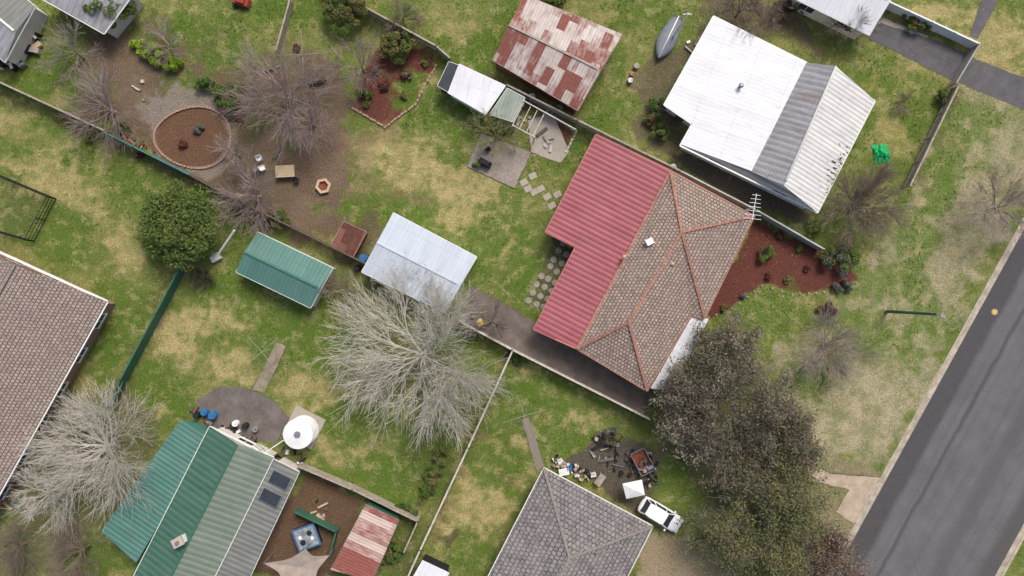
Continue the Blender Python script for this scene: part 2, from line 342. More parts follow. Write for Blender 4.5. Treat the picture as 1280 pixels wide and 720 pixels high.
# -------------------------------------------------------- road
KD=Vector((.482,.876)).normalized(); KN=Vector((KD.y,-KD.x))
K0=Vector(P(1100,602)[:2])
ROADW=15.2
def RP(s,t,z): q=K0+KN*s+KD*t; return (q.x,q.y,z)
def roadmat():
    g=G('road_asphalt'); uv=g.uv(); sp=g.n('ShaderNodeSeparateXYZ',{0:uv}); u,v=sp.outputs[0],sp.outputs[1]; p=g.pos()
    wob=g.math('MULTIPLY',g.math('SUBTRACT',g.noise(g.vec(0.0,g.math('MULTIPLY',v,.25)),1.0,4),.5),.7)
    uu=g.math('ADD',u,wob)
    base=g.mix(g.mr(g.noise(p,.35,5,.65),.3,.7),lin((82,81,84)),lin((100,98,101)))
    st=g.noise(g.vec(g.math('MULTIPLY',u,1.6),g.math('MULTIPLY',v,.06)),1.0,5,.6)
    base=g.mix(g.mr(st,.45,.7,0,.5),base,lin((68,67,70)))
    dk=g.mix(g.noise(p,1.0,5),lin((50,49,53)),lin((66,65,68)))
    base=g.mix(g.mr(uu,2.0,2.5,1.0,0.0),base,dk)
    base=g.mix(g.math('MULTIPLY',g.mr(uu,3.9,4.1),g.mr(uu,4.25,4.5,.8,0.0)),base,lin((58,57,60)))
    base=g.mix(g.math('MULTIPLY',g.mr(uu,8.2,9.0),g.mr(uu,9.8,10.6,.7,0.0)),base,lin((72,71,74)))
    base=g.mix(g.mr(uu,12.8,13.6,0,.8),base,lin((62,61,62)))
    vo=g.n('ShaderNodeTexVoronoi',{'Vector':p,'Scale':.22},feature='DISTANCE_TO_EDGE').outputs[0]
    crack=g.math('MULTIPLY',g.mr(vo,.0,.012,1.0,0.0),g.mr(g.noise(p,.3,3),.5,.6))
    base=g.mix(g.math('MULTIPLY',crack,.6),base,lin((42,41,42)))
    base=g.mix(g.mr(g.noise(p,22.0,3,.8),.35,.7),base,g.mix(.4,base,lin((126,123,121))))
    g.bump(g.noise(p,60.0,3),.4,.01); return g.out(base,.9)
mRoad=roadmat(); b=B()
T0,T1=-160,160
b.add([RP(.3,T0,-.105),RP(ROADW-.3,T0,-.105),RP(ROADW-.3,T1,-.105),RP(.3,T1,-.105)],[(0,1,2,3)],mRoad)
ro=b.obj('road',center=False); uvl=ro.data.uv_layers.new(name='UVMap')
for li,uvv in zip(range(4),[(0,T0),(15,T0),(15,T1),(0,T1)]): uvl.data[li].uv=uvv
mKerb=M((172,162,146),.9,.2,1.2,.3,dirt=.45)
for sgn,s0 in ((1,0),(-1,ROADW)):
    b=B(); t=T0
    while t<T1:
        L=2.4 if abs(t)<70 else 20
        def prof(s,z,tt): return RP(s0+sgn*s,tt,z)
        pr=[(-.18,-.2),(-.18,.03),(.02,.03),(.14,-.08),(.5,-.095),(.5,-.2)]
        vs=[prof(s,z,t+.01) for s,z in pr]+[prof(s,z,t+L-.015) for s,z in pr]; n=6
        fs=[(i,(i+1)%n,n+(i+1)%n,n+i) for i in range(n)]+[tuple(range(n)),tuple(range(2*n-1,n-1,-1))]
        b.add(vs,fs,mKerb); t+=L
    b.obj('kerb')
b=B(); q=P(1244,390); b.cyl((q.x,q.y,-.104),.32,.012,mSteel,20); b.cyl((q.x,q.y,-.092),.26,.006,mYel,20); b.obj('manhole_cover')
# -------------------------------------------------------- buildings
def Q(x,y,z): return P(x,y,z)
ez=3.25; A=Q(852,290,5.3); Bp=Q(786,403,5.3)
c1=Q(838,214,ez);c2=Q(943,270,ez);c3=Q(881,398,ez);c3b=Q(864,394,ez);c4=Q(809,489,ez);c5=Q(721,436,ez)
def fit_main(b):
    for x,y,z in ((780,321,4.1),(803,380,4.6),(840,330,4.9)):
        p=Q(x,y,z); b.cyl(p-Vector((0,0,.5)),.13,.75,mSteel,12); b.cyl(p+Vector((0,0,.25)),.18,.1,mTan,12,.05)
    p=Q(812,302,4.5); b.box(p,(.7,.6,.2),mWhite,.46)
    p=Q(932,262,3.5); top=p+Vector((0,0,2.6)); b.tube(p,top,.03,.025,mWhite,6)
    b.beam(top+Vector((-.2,-1.2,0)),top+Vector((.2,1.2,0)),.045,.045,mWhite)
    for i in range(7):
        c=top+Vector((-.2+.066*i,-1.1+.36*i,0)); w=.8-.07*i; b.beam(c-Vector((w,-.12*w,0)),c+Vector((w,-.12*w,0)),.035,.035,mWhite)
pk=[Q(745,168,2.6),Q(838,213,3.18),Q(722,437,3.18),Q(667,412,2.86),Q(719,309,2.84),Q(682,290,2.6)]
building('brick_house',[([c1,c2,A],tBrown),([c2,c3,A],tBrown),([A,c3,c3b,c4,Bp],tBrown),([Bp,c4,c5],tBrown),([c5,c1,A,Bp],tBrown),(pk,rPink)],
  [Q(745,168,2.6),Q(838,213,2.9),Q(943,270,3.2),c3,c3b,c4,c5,Q(667,412,2.8),Q(719,309,2.8),Q(682,290,2.6)],2.7,mBrick,M((176,120,104),.7,.1,1,.1),
  [(c1,A),(c2,A),(c3,A),(A,Bp),(Bp,c4),(Bp,c5),(c1,c5)],mTerr,.5,True,(),fit_main)
skillion('verandah',[(866,395),(885,399),(838,489),(814,485)],[3.05,2.7,2.7,3.05],rWhite,mWall,ins=.3)
fw=[([Q(892,20,2.95),Q(1008,78,3.35),Q(940,214,3.35),Q(850,180,2.95),Q(865,155,2.95),Q(830,131,2.95)],rWhite),
    ([Q(1008,78,3.3),Q(1045,83,4.8),Q(980,232,4.8),Q(938,214,3.3)],rGrey),
    ([Q(1045,83,4.8),Q(1094,126,3.1),Q(1022,266,3.1),Q(980,232,4.8)],rWhite2)]
def fit_w(b):
    p=Q(925,108,3.3); b.cyl(p-Vector((0,0,.3)),.15,.7,mSteel,12); b.cyl(p+Vector((0,0,.4)),.25,.12,mSteel,12,.1)
    p=Q(955,222,3.2); b.tube(p,p+Vector((0,0,2.2)),.03,.02,mSteel,6)
    for i in range(5): c=p+Vector((0,0,2.2))+Vector((.25*i-.5,.12*i,0)); b.beam(c-Vector((-.25,.5,0)),c+Vector((-.25,.5,0)),.03,.03,mSteel)
building('weatherboard_house',fw,[Q(892,20,2.95),Q(1008,78,3.1),Q(1094,126,3.1),Q(1022,266,3.1),Q(940,226,3.1),Q(850,182,2.95),Q(865,155,2.95),Q(830,131,2.95)],2.95,M((225,224,218),.7,.05,1,.1),mWhite,
   [(Q(1045,83,4.8),Q(980,232,4.8))],mSteel,.5,True,[(Q(1008,78,3.1),Q(1045,83,4.8),Q(1094,126,3.1)),(Q(938,220,3.1),Q(980,232,4.8),Q(1022,266,3.1))],fit_w)
gable('rusty_shed',[(656,-6),(616,75),(722,138),(778,43)],2.8,3.5,rRust,rRust,mRust,gut=mTimber,rmat=mTimber)
gable('green_shed',[(322,290),(295,340),(388,385),(416,335)],2.2,2.85,rGreenShed,rGreenShed,M((205,212,205),.6,.05,1,.1),gut=mWhite,rmat=mTeal,ins=.08)
gable('metal_shed',[(492,266),(452,340),(556,391),(596,321)],2.6,2.95,rBlueW,rBlueW,M((200,205,212),.6,.05,1,.1),gut=mWhite,rmat=M((190,198,208),.5,.05,1,.1),ins=.08)
skillion('rusty_lean_to',[(430,277),(458,290),(441,322),(413,307)],[2.0,2.0,1.8,1.8],rRust3,mRust,gut=mTimber)
skillion('garden_shed',[(574,80),(632,107),(607,143),(560,116)],[2.4,2.3,2.2,2.2],rWhite,M((190,200,190),.6,.05,1,.1))
skillion('garden_shed',[(561,77),(575,82),(560,115),(547,107)],[2.2,2.2,2.1,2.1],M((58,62,66),.6,.2,1,.2),mDark)
skillion('greenhouse',[(634,110),(656,122),(641,152),(612,143)],[2.2,2.1,2.1,2.0],metal_roof('roof_fibreglass',(156,166,154),(136,146,136),rib=.3,stain=.4),mTimber)
gable('neighbour_house',[(-62,287),(134,377),(-20,652),(-216,562)],2.9,4.9,tLeft,tLeft,mBrick2,gut=mWhite,rmat=mTerrG,win=True,ins=.5,gw=.22)
def fit_g(b):
    p=Q(226,675,4.2); b.box(p-Vector((0,0,.4)),(.95,.7,2.0),mWhite,.46); b.box(p+Vector((0,0,.65)),(1.1,.85,.12),mBrick2,.46); b.cyl(p+Vector((0,0,.7)),.16,.3,mTerr,12)
    p=Q(330,560,3.6); b.tube(p,p+Vector((0,0,2.5)),.03,.02,mSteel,6)
    for i in range(6): c=p+Vector((0,0,2.5))+Vector((.22*i-.5,.22*i-.5,0)); b.beam(c-Vector((-.45,.45,0)),c+Vector((-.45,.45,0)),.035,.035,mSteel)
gable('green_roof_house',[(262,533),(342,572),(245,768),(163,728)],3.0,4.1,rGreenDk,rGreenLt,mWall,gut=mWhite,win=True,ins=.4,extra=fit_g,gw=.12,rmat=mGreenF)
skillion('verandah',[(226,525),(263,546),(170,703),(127,664)],[2.5,2.85,2.85,2.4],rTeal,mTeal,gut=mTeal,ins=.3)
def fit_s(b):
    for (x,y) in ((350,600),(338,622)):
        p=Q(x,y,2.85); b.box(p,(2.0,1.35,.12),mSteel,-.46); b.box(p+Vector((0,0,.07)),(1.85,1.2,.06),mGlass,-.46)
skillion('lean_to',[(342,574),(374,590),(300,748),(250,755)],[2.85,2.6,2.6,2.85],rGreyLow,mWall,gut=mWhite,ins=.3,extra=fit_s)
c1=Q(680,585,3);c2=Q(816,658,3);c3=Q(722,845,3);c4=Q(585,770,3);A=Q(712,697,5.0);Bp=Q(672,775,5.0)
def fit_b(b):
    p=Q(745,690,4.4); b.cyl(p-Vector((0,0,.5)),.12,.7,mSteel,10)
building('tiled_house',[([c1,c2,A],tGrey),([c2,c3,Bp,A],tGrey),([c3,c4,Bp],tGrey),([c4,c1,A,Bp],tGrey)],[c1,c2,c3,c4],3.0,mBrick2,mWhite,[(c1,A),(c2,A),(A,Bp),(Bp,c3),(Bp,c4)],mTerrG,.5,True,(),fit_b)
gable('corner_shed',[(-48,32),(-8,-34),(44,8),(6,78)],2.6,3.2,rGrey,rGreyLow,mWall,ins=.2)
skillion('neighbour_patio',[(50,-3),(82,-52),(168,-10),(130,42)],[2.6,3.0,3.0,2.6],rGrey,mWall,ins=.3,gw=.16)
gable('neighbour_house',[(985,-6),(1025,-86),(1128,-34),(1087,44)],2.9,3.9,rWhite,rGrey,mWall,win=True,ins=.4) 
skillion('rusty_shed',[(457,630),(499,650),(466,726),(413,712)],[2.4,2.2,2.2,2.4],rRust2,mGreenF,gut=mGreenF)
skillion('garden_shed',[(528,700),(562,716),(545,752),(508,735)],[2.2,2.2,2.1,2.1],rWhite,mDark,gut=mDark)
# -------------------------------------------------------- fences
def fence(name,pts,h=1.75,m=mTimber,post=None,t=.05,pal=False):
    b=B(); post=post or m
    W=[P(x,y,h) for x,y in pts]
    for a,c in zip(W[:-1],W[1:]):
        L=(c-a).length; n=max(1,int(L/2.4)); d=(c-a).normalized(); rz=math.atan2(d.y,d.x); nr=Vector((-d.y,d.x,0))
        for i in range(n+1):
            q=a.lerp(c,i/n); b.box((q.x,q.y,h/2+.02),(.12,.12,h+.06),post,rz)
        for i in range(n):
            q0=a.lerp(c,i/n)+d*.06; q1=a.lerp(c,(i+1)/n)-d*.06; j=random.uniform(-.03,.03)
            if pal:
                k=int((q1-q0).length/.13)
                for s in range(k):
                    q=q0.lerp(q1,(s+.5)/k)+nr*.03; hh=h-.08+random.uniform(-.06,.03); b.box((q.x,q.y,hh/2),(.11,.03,hh),m,rz+random.uniform(-.04,.04))
                for z in (.4,h-.25): b.beam((q0.x-nr.x*.03,q0.y-nr.y*.03,z),(q1.x-nr.x*.03,q1.y-nr.y*.03,z),.05,.08,m)
                b.beam((q0.x,q0.y,h+j),(q1.x,q1.y,h+.01-j),.16,.04,m)
            else:
                b.beam((q0.x,q0.y,h/2+j*.3),(q1.x,q1.y,h/2+j*.3),t,h-.1,m)
                b.beam((q0.x,q0.y,h-.02+j),(q1.x,q1.y,h-.02+j),t+.09,.05,post)
    return b.obj(name)
fence('timber_fence',[(-80,66),(130,163)],1.8,mTimber,pal=True)
fence('metal_fence',[(130,165),(236,218)],1.8,mTeal)
fence('timber_fence',[(238,219),(300,252),(458,330)],1.8,mTimberDk,pal=True)
fence('timber_fence',[(575,402),(640,437),(812,524)],1.8,mTimberPale,pal=True)
fence('timber_fence',[(640,440),(585,560),(525,688),(490,765)],1.8,mTimberPale,pal=True)
fence('metal_fence',[(224,335),(150,475),(132,512)],1.8,mGreenF)
fence('timber_fence',[(400,-22),(545,57),(562,72)],1.8,mTimber,pal=True)
fence('timber_fence',[(634,106),(722,150),(850,213)],1.8,mTimber,pal=True)
fence('metal_fence',[(850,213),(945,262),(1030,311)],1.7,M((180,180,176),.6,.1,1,.1,dirt=.3))
fence('picket_fence',[(1108,0),(1224,54)],1.5,mWhite)
fence('metal_fence',[(1224,56),(1196,103)],1.5,M((150,146,140),.7,.15,1,.2))
fence('timber_fence',[(1198,108),(1138,232)],1.6,mTimber,pal=True)
fence('metal_fence',[(372,583),(440,612),(522,652),(505,690)],1.7,mTimber)
fence('metal_fence',[(368,640),(420,665),(412,695)],1.5,mGreenF)
fence('timber_fence',[(362,0),(345,62)],1.2,mTimber,pal=True)
def wirefence(name,pts,h):
    b=B(); W=[P(x,y,h) for x,y in pts]
    for a,c in zip(W[:-1],W[1:]):
        n=max(1,int((c-a).length/2)); 
        for i in range(n+1): q=a.lerp(c,i/n); b.tube((q.x,q.y,0),(q.x,q.y,h),.05,.05,mDark,6)
        for z in (.1,h*.33,h*.66,h): b.tube((a.x,a.y,z),(c.x,c.y,z),.035,.035,mDark,5)
        k=int((c-a).length/.3)
        for i in range(k): q=a.lerp(c,i/k); b.beam((q.x,q.y,.05),(q.x,q.y,h),.02,.02,mDark)
    b.obj(name)
wirefence('dog_run_fence',[(-20,213),(58,246),(30,300),(-40,280)],1.6)
# -------------------------------------------------------- small things
def hoist(px,py,r=1.9,h=2.0,rot=.3):
    p=P(px,py,h); b=B(); b.tube((p.x,p.y,0),(p.x,p.y,h+.15),.04,.03,mWire,8)
    c=Vector((p.x,p.y,h)); arms=[c+Vector((math.cos(rot+i*math.pi/2)*r,math.sin(rot+i*math.pi/2)*r,.15)) for i in range(4)]
    for a in arms: b.beam(c,a,.032,.032,mWire); b.beam(Vector((p.x,p.y,h-.5)),c.lerp(a,.4),.015,.015,mWire)
    for k in (.35,.5,.65,.8,.98):
        for i in range(4): b.beam(c.lerp(arms[i],k),c.lerp(arms[(i+1)%4],k),.005,.005,mWire)
    b.obj('rotary_clothesline')
hoist(378,68,2.4,rot=.05); hoist(655,520,2.2,rot=.3); hoist(327,440,2.0,rot=.7)
def disc(b,px,py,r,m,z=.05,n=14):
    p=P(px,py); b.cyl((p.x,p.y,-.01),r,z,m,n)
b=B(); mPav=M((142,136,128),.9,.3,5,.4)
for i in range(8):
    for j in range(3+(i>3)):
        x=703-i*5.2+(j)*9.3-(6 if i>3 else 0); y=303+i*10.3+j*4.6
        disc(b,x+random.uniform(-1,1),y+random.uniform(-1,1),.32,mPav,.07)
b.obj('round_pavers')
lay('p',[(694,296),(722,308),(700,384),(660,374)],(88,84,60),4,.85,.3,4)
b=B()
for x,y in [(655,228),(666,220),(676,236),(684,246),(690,257),(697,243),(668,240),(660,236)]:
    p=P(x,y); b.box((p.x,p.y,.03),(.75,.6,.06),mConc,.46+random.uniform(-.1,.1))
b.obj('stepping_stones')
b=B()
for i in range(64):
    a=2*math.pi*i/64; p=P(241+48*math.cos(a),172+38*math.sin(a)+3*math.sin(2*a)); b.box((p.x,p.y,.08),(.34*random.uniform(.8,1.05),.2,.2),mBrickEdge,math.atan2(-38*math.cos(a),-48*math.sin(a))+random.uniform(-.15,.15))
b.obj('brick_garden_edging',bevel=.02)
def edging(name,pts,m,step=.4,sz=(.36,.2,.2)):
    b=B()
    for (x0,y0),(x1,y1) in zip(pts[:-1],pts[1:]):
        a,c=P(x0,y0),P(x1,y1); n=int((c-a).length/step); rz=math.atan2(c.y-a.y,c.x-a.x)
        for i in range(n): q=a.lerp(c,i/n); b.box((q.x+random.uniform(-.03,.03),q.y+random.uniform(-.03,.03),.07),(sz[0],sz[1],sz[2]*random.uniform(.8,1.2)),m,rz+random.uniform(-.15,.15))
    b.obj(name,bevel=.02)
edging('garden_edging',[(442,136),(482,159),(520,130),(532,105),(548,78)],mBrickEdge)
edging('garden_edging',[(885,397),(915,386),(952,357),(990,368),(1040,365),(1080,350)],mStone,.8,(.2,.18,.14))
edging('garden_edging',[(684,140),(720,165),(706,194)],mTimberPale)
lay('p',[(686,144),(718,165),(704,192),(690,170)],MU,3,1,0,3)
b=B(); c=P(405,233)
for i in range(6):
    a0,a1=math.pi/3*i+.2,math.pi/3*(i+1)+.2; r0,r1,z=.52,.8,.42
    vs=[c+Vector((math.cos(a)*r,math.sin(a)*r,zz)) for zz in (0,z) for a,r in ((a0,r0),(a1,r0),(a1,r1),(a0,r1))]
    b.add(vs,[(0,1,2,3),(4,5,6,7),(0,1,5,4),(1,2,6,5),(2,3,7,6),(3,0,4,7)],mTan)
b.cyl((c.x,c.y,0),.5,.12,mRust,12); b.obj('hexagonal_fire_pit')
def table(px,py,w,d,m,rz=.3,name='outdoor_table',h=.74):
    p=P(px,py,h); b=B(); n=max(3,int(d/.16)); R=Matrix.Rotation(rz,3,'Z')
    for i in range(n): o=R@Vector((0,-d/2+d*(i+.5)/n,0)); b.box((p.x+o.x,p.y+o.y,h),(w,d/n*.88,.04),m,rz)
    for sx in (-1,1):
        for sy in (-1,1): o=R@Vector((sx*(w/2-.1),sy*(d/2-.1),0)); b.box((p.x+o.x,p.y+o.y,h/2-.02),(.07,.07,h-.04),m,rz)
    b.obj(name)
table(356,214,1.9,1.2,mTan,.05); table(395,95,1.6,1.1,mTimberDk,.3); table(345,190,1.0,.5,mTimberDk,1.1,'garden_bench',.45)
table(750,600,1.2,.7,mTimber,.9); table(705,590,1.0,.7,mWhite,.2)
def chair(px,py,m,rz):
    p=P(px,py); b=B(); R=Matrix.Rotation(rz,3,'Z')
    b.box((p.x,p.y,.45),(.46,.46,.04),m,rz)
    for sx in(-1,1):
        for sy in(-1,1): o=R@Vector((sx*.2,sy*.2,0)); b.box((p.x+o.x,p.y+o.y,.22),(.04,.04,.42),m,rz)
    o=R@Vector((0,.23,0)); b.box((p.x+o.x,p.y+o.y,.68),(.46,.04,.44),m,rz)
    for sx in(-1,1): o=R@Vector((sx*.24,0,0)); b.box((p.x+o.x,p.y+o.y,.66),(.05,.42,.03),m,rz)
    b.obj('garden_chair')
for a in [(326,199,mWhite,.4),(330,211,mWhite,2.0),(322,213,mSteel,4),(372,226,mDark,1.0),(700,575,mWhite,.5),(712,583,mBlue,1.7),(741,592,mWhite,.2),(610,188,mDark,.6),(340,655,mDark,1)]: chair(*a)
def drum(px,py,r,h,m,name='plastic_drum'):
    p=P(px,py,h); b=B(); b.cyl((p.x,p.y,0),r,h*.92,m,20); b.cyl((p.x,p.y,h*.92),r,h*.08,m,20,r*.85)
    for k in (.3,.62): b.cyl((p.x,p.y,h*k),r*1.04,.04,m,20)
    b.cyl((p.x+r*.4,p.y,h),.05,.03,mDark,8); b.obj(name,smooth=False)
drum(453,323,.42,1.1,mBlue); drum(446,335,.3,.9,mDark); drum(264,520,.4,.9,mBlue); drum(254,516,.36,.8,mBlue); drum(244,520,.3,.9,mDark)
drum(293,530,.3,.7,mWhite,'bucket'); drum(318,537,.3,.6,mSteel,'bucket'); drum(665,120,.35,1.0,mSteel)
drum(305,533,.3,.8,mDark); drum(842,208,.3,.9,mWhite); drum(788,100,.28,.5,mSteel,'bucket'); drum(796,82,.28,.5,mConc,'plant_pot'); drum(790,92,.22,.4,mTerr,'plant_pot')
def bin_(px,py,lid,rz=0.0):
    p=P(px,py,.6); b=B(); R=Matrix.Rotation(rz,3,'Z')
    b.box((p.x,p.y,.48),(.58,.62,.86),M((40,60,45),.5,.1,1,.05),rz,1.08); b.box((p.x,p.y,.96),(.64,.7,.08),lid,rz,.92)
    o=R@Vector((0,.36,0)); b.box((p.x+o.x,p.y+o.y,.92),(.5,.05,.05),lid,rz)
    for sx in(-.24,.24): o=R@Vector((sx,.28,0)); b.tube((p.x+o.x-.03,p.y+o.y,.12),(p.x+o.x+.03,p.y+o.y,.12),.12,.12,mDark,10)
    b.obj('wheelie_bin',bevel=.02)
bin_(600,403,mYel,.4); bin_(589,398,mDark,.4); bin_(765,552,mDark,.4)
p=P(372,543,2.4); b=B(); b.cyl((p.x,p.y,0),1.45,2.3,mWhite,40)
for k in range(7): b.cyl((p.x,p.y,.2+k*.3),1.48,.05,mWhite,40)
b.cyl((p.x,p.y,2.3),1.45,.2,mWhite,40,.35); b.cyl((p.x,p.y,2.5),.33,.07,mSteel,20)
for i in range(12): a=i*math.pi/6; b.beam((p.x+math.cos(a)*.4,p.y+math.sin(a)*.4,2.50),(p.x+math.cos(a)*1.4,p.y+math.sin(a)*1.4,2.32),.04,.03,mWhite)
b.tube((p.x-1.4,p.y-.6,2.2),(p.x-3.2,p.y-1.8,2.7),.05,.05,mWhite); b.obj('water_tank')
p=P(380,534); b=B(); b.box((p.x,p.y,.06),(3.3,3.3,.12),mConc,-.46); b.obj('tank_slab')
p=P(383,672,.9); b=B(); rz=.35
b.box((p.x,p.y,.42),(2.2,2.1,.84),mDark,rz); b.box((p.x,p.y,.9),(2.4,2.3,.1),M((66,98,132),.5,.2,2,.1),rz); b.box((p.x,p.y,.97),(2.05,1.95,.06),M((130,140,146),.5,.5,3,.2),rz)
for i in range(6): a=i*1.05; b.cyl((p.x+math.cos(a)*.6,p.y+math.sin(a)*.55,1.0),random.uniform(.15,.3),.04,(mWhite,mDark,mSteel)[i%3],14)
b.obj('spa_pool',bevel=.12)
cs=[P(330,704,2.8),P(382,686,2.6),P(412,694,2.5),P(395,738,2.9),P(350,735,2.5)]
b=B(); n=10; ctr=sum(cs,Vector())/5-Vector((0,0,.5))
for i in range(5):
    a,c=cs[i],cs[(i+1)%5]; g=[]
    for r in range(n+1):
        for s in range(n+1):
            e=a.lerp(c,s/n); e=e.lerp(ctr,.25*math.sin(math.pi*s/n)) ; q=ctr.lerp(e,r/n); g.append(q)
    b.add(g,[(r*(n+1)+s,r*(n+1)+s+1,(r+1)*(n+1)+s+1,(r+1)*(n+1)+s) for r in range(n) for s in range(n)],M((158,146,134),.9,.15,1,.1,dirt=.3))
for c in cs: b.tube((c.x,c.y,0),c,.06,.05,mSteel)
b.obj('shade_sail')
b=B()
for i in range(4):
    a=P(655+i*8.5,128+i*4.6,2.3); c=P(640+i*8.5,158+i*4.6,2.3); b.beam(a,c,.07,.12,mTimberPale)
for (x0,y0,x1,y1) in ((655,126,720,162),(642,157,668,171)):
    b.beam(P(x0,y0,2.42),P(x1,y1,2.42),.1,.14,mTimberPale)
    for q in (P(x0,y0,2.35),P(x1,y1,2.35)): b.box((q.x,q.y,1.17),(.1,.1,2.34),mTimberPale,.46)
b.obj('pergola')
p=P(606,203,.9); b=B(); b.box((p.x,p.y,.5),(1.3,.6,.5),mDark,-.5); b.box((p.x,p.y,.84),(1.2,.56,.22),mDark,-.5,.8)
for s in(-.5,.5): b.box((p.x+s*.88,p.y-s*.48,.13),(.08,.5,.26),mSteel,-.5)
b.obj('barbecue',bevel=.03)
def boat(px,py,ang,L=4.6,W=1.9):
    p=P(px,py,.8); b=B(); R=Matrix.Rotation(ang,3,'Z'); n=14
    mh=M((112,118,124),.5,.15,2,.1); vs=[]
    for i in range(n+1):
        t=i/n; w=W/2*(math.sin(math.pi*min(t*1.25+.3,1)*.5)**.8 if t<.55 else math.cos((t-.55)/.45*math.pi/2)**.7+.02); h=.35+.1*t
        for k in range(9):
            a=math.pi*k/8; v=R@Vector((L*(t-.5),math.cos(a)*w,0)); vs.append((p.x+v.x,p.y+v.y,.35+h*math.sin(a)**.7))
    fs=[(i*9+k,i*9+k+1,(i+1)*9+k+1,(i+1)*9+k) for i in range(n) for k in range(8)]+[tuple(range(9))]
    b.add(vs,fs,mh)
    a=R@Vector((-L/2,0,0)); c=R@Vector((L/2,0,0)); b.beam((p.x+a.x,p.y+a.y,.76),(p.x+c.x,p.y+c.y,.86),.1,.1,mWhite)
    for t in (-.3,.3):
        for s in (-.5,.5): v=R@Vector((t*L,s,0)); b.box((p.x+v.x,p.y+v.y,.17),(.12,.12,.36),mTimber)
    b.obj('upturned_boat',smooth=True)
boat(836,46,math.radians(64+180))
b=B(); q=P(842,45,.9); b.tube((q.x,q.y,0),(q.x,q.y,7.0),.1,.07,mWhite); b.beam((q.x-.4,q.y,6.8),(q.x+.4,q.y,6.8),.06,.06,mWhite); b.obj('antenna_mast')
g0=P(1108,389); b=B(); mp=M((80,112,88),.6,.15,2,.1)
b.cyl((g0.x,g0.y,-.02),.22,.12,mConc,14); b.tube((g0.x,g0.y,.1),(g0.x,g0.y,9.0),.17,.12,mp,12)
b.tube((g0.x,g0.y,8.9),(g0.x+.25,g0.y-.1,9.1),.05,.05,mp); b.box((g0.x+.4,g0.y-.15,9.12),(.5,.24,.12),mSteel,-.35); b.box((g0.x+.4,g0.y-.15,9.04),(.34,.18,.05),mGlass,-.35)
b.obj('street_lamp')
p=P(1101,192); b=B(); n=9; g=[]
for i in range(n):
    for j in range(n):
        u,v=(i/(n-1)-.5)*1.5,(j/(n-1)-.5)*1.8; r=math.hypot(u,v); g.append((p.x+u+random.uniform(-.08,.08)-v*.2,p.y+v+random.uniform(-.08,.08),max(.02,.6*(1-r*1.0)+random.uniform(-.12,.12))))
b.add(g,[(i*n+j,i*n+j+1,(i+1)*n+j+1,(i+1)*n+j) for i in range(n-1) for j in range(n-1)],M((20,150,85),.45,.15,2,.1)); b.obj('green_tarpaulin')
def car(px,py,ang,L=4.4,W=1.78):
    p=P(px,py,.8); e=empty('parked_car',p); R=Matrix.Rotation(ang,3,'Z'); paint=M((232,232,232),.25,.02,1,.0)
    def T(x,y,z): v=R@Vector((x*1.04,y*1.05,0)); return (p.x+v.x,p.y+v.y,z)
    st=[(-2.2,.62,.55,.62),(-2.12,.78,.3,.86),(-1.7,.87,.22,.93),(-.9,.89,.2,.95),(.3,.89,.2,.95),(1.0,.88,.2,.93),(1.6,.86,.22,.86),(2.05,.76,.28,.74),(2.2,.58,.45,.6)]
    b=B(); vs=[]
    for x,w,z0,z1 in st: vs+= [T(x,-w*.9,z0),T(x,-w,z0+(z1-z0)*.45),T(x,-w*.93,z1-.06),T(x,-w*.72,z1),T(x,0,z1+.035),T(x,w*.72,z1),T(x,w*.93,z1-.06),T(x,w,z0+(z1-z0)*.45),T(x,w*.9,z0)]
    k=9; fs=[(i*k+j,(i+1)*k+j,(i+1)*k+(j+1)%k,i*k+(j+1)%k) for i in range(len(st)-1) for j in range(k)]+[tuple(range(k)),tuple(range(len(vs)-1,len(vs)-1-k,-1))]
    b.add(vs,fs,paint); b.obj('body',e,smooth=True)
    lo=[(-1.95,.72),(-1.2,.8),(.2,.8),(1.15,.74)]; hi=[(-1.55,.56),(-1.0,.62),(.1,.62),(.42,.58)]; zt=[1.40,1.47,1.46,1.41]
    b=B(); vs=[]
    for (x,w),(x2,w2),z in zip(lo,hi,zt): vs+=[T(x,-w,.9),T(x2,-w2,z),T(x2,w2,z),T(x,w,.9)]
    b.add(vs,[(i*4,(i+1)*4,(i+1)*4+1,i*4+1) for i in range(3)]+[(i*4+2,(i+1)*4+2,(i+1)*4+3,i*4+3) for i in range(3)]+[(0,1,2,3),(12,13,14,15)],mGlass); b.obj('windows',e)
    b=B(); vs=[]
    for (x2,w2),z in zip(hi,zt): vs+=[T(x2,-w2-.02,z+.01),T(x2,0,z+.05),T(x2,w2+.02,z+.01)]
    b.add(vs,[(i*3+j,(i+1)*3+j,(i+1)*3+j+1,i*3+j+1) for i in range(3) for j in range(2)],paint)
    for (x,w),(x2,w2),z in zip(lo,hi,zt):
        for s in(-1,1): b.beam(T(x,s*w,.9),T(x2,s*(w2+.02),z),.07,.05,paint)
    b.obj('roof',e,smooth=False)
    b=B()
    for x in (-1.35,1.38):
        for s in (-1,1):
            b.tube(T(x,s*.68,.32),T(x,s*.9,.32),.32,.32,mDark,20); b.tube(T(x,s*.9,.32),T(x,s*.915,.32),.2,.18,mSteel,14)
    b.obj('wheels',e)
    b=B()
    for s in (-1,1):
        b.box(T(.95,s*.98,.98),(.16,.2,.13),paint,ang); b.box(T(2.1,s*.58,.62),(.2,.32,.14),M((215,220,225),.15,.05,1,0),ang); b.box(T(-2.14,s*.62,.72),(.12,.26,.16),mRed,ang)
    b.box(T(2.2,0,.5),(.06,.8,.16),mDark,ang); b.box(T(2.22,0,.36),(.03,.4,.11),mWhite,ang); b.box(T(-2.2,0,.6),(.04,.4,.11),mWhite,ang); b.obj('trim',e)
car(826,644,math.radians(-31))
p=P(803,577,.6); b=B(); rz=-1.1; R=Matrix.Rotation(rz,3,'Z')
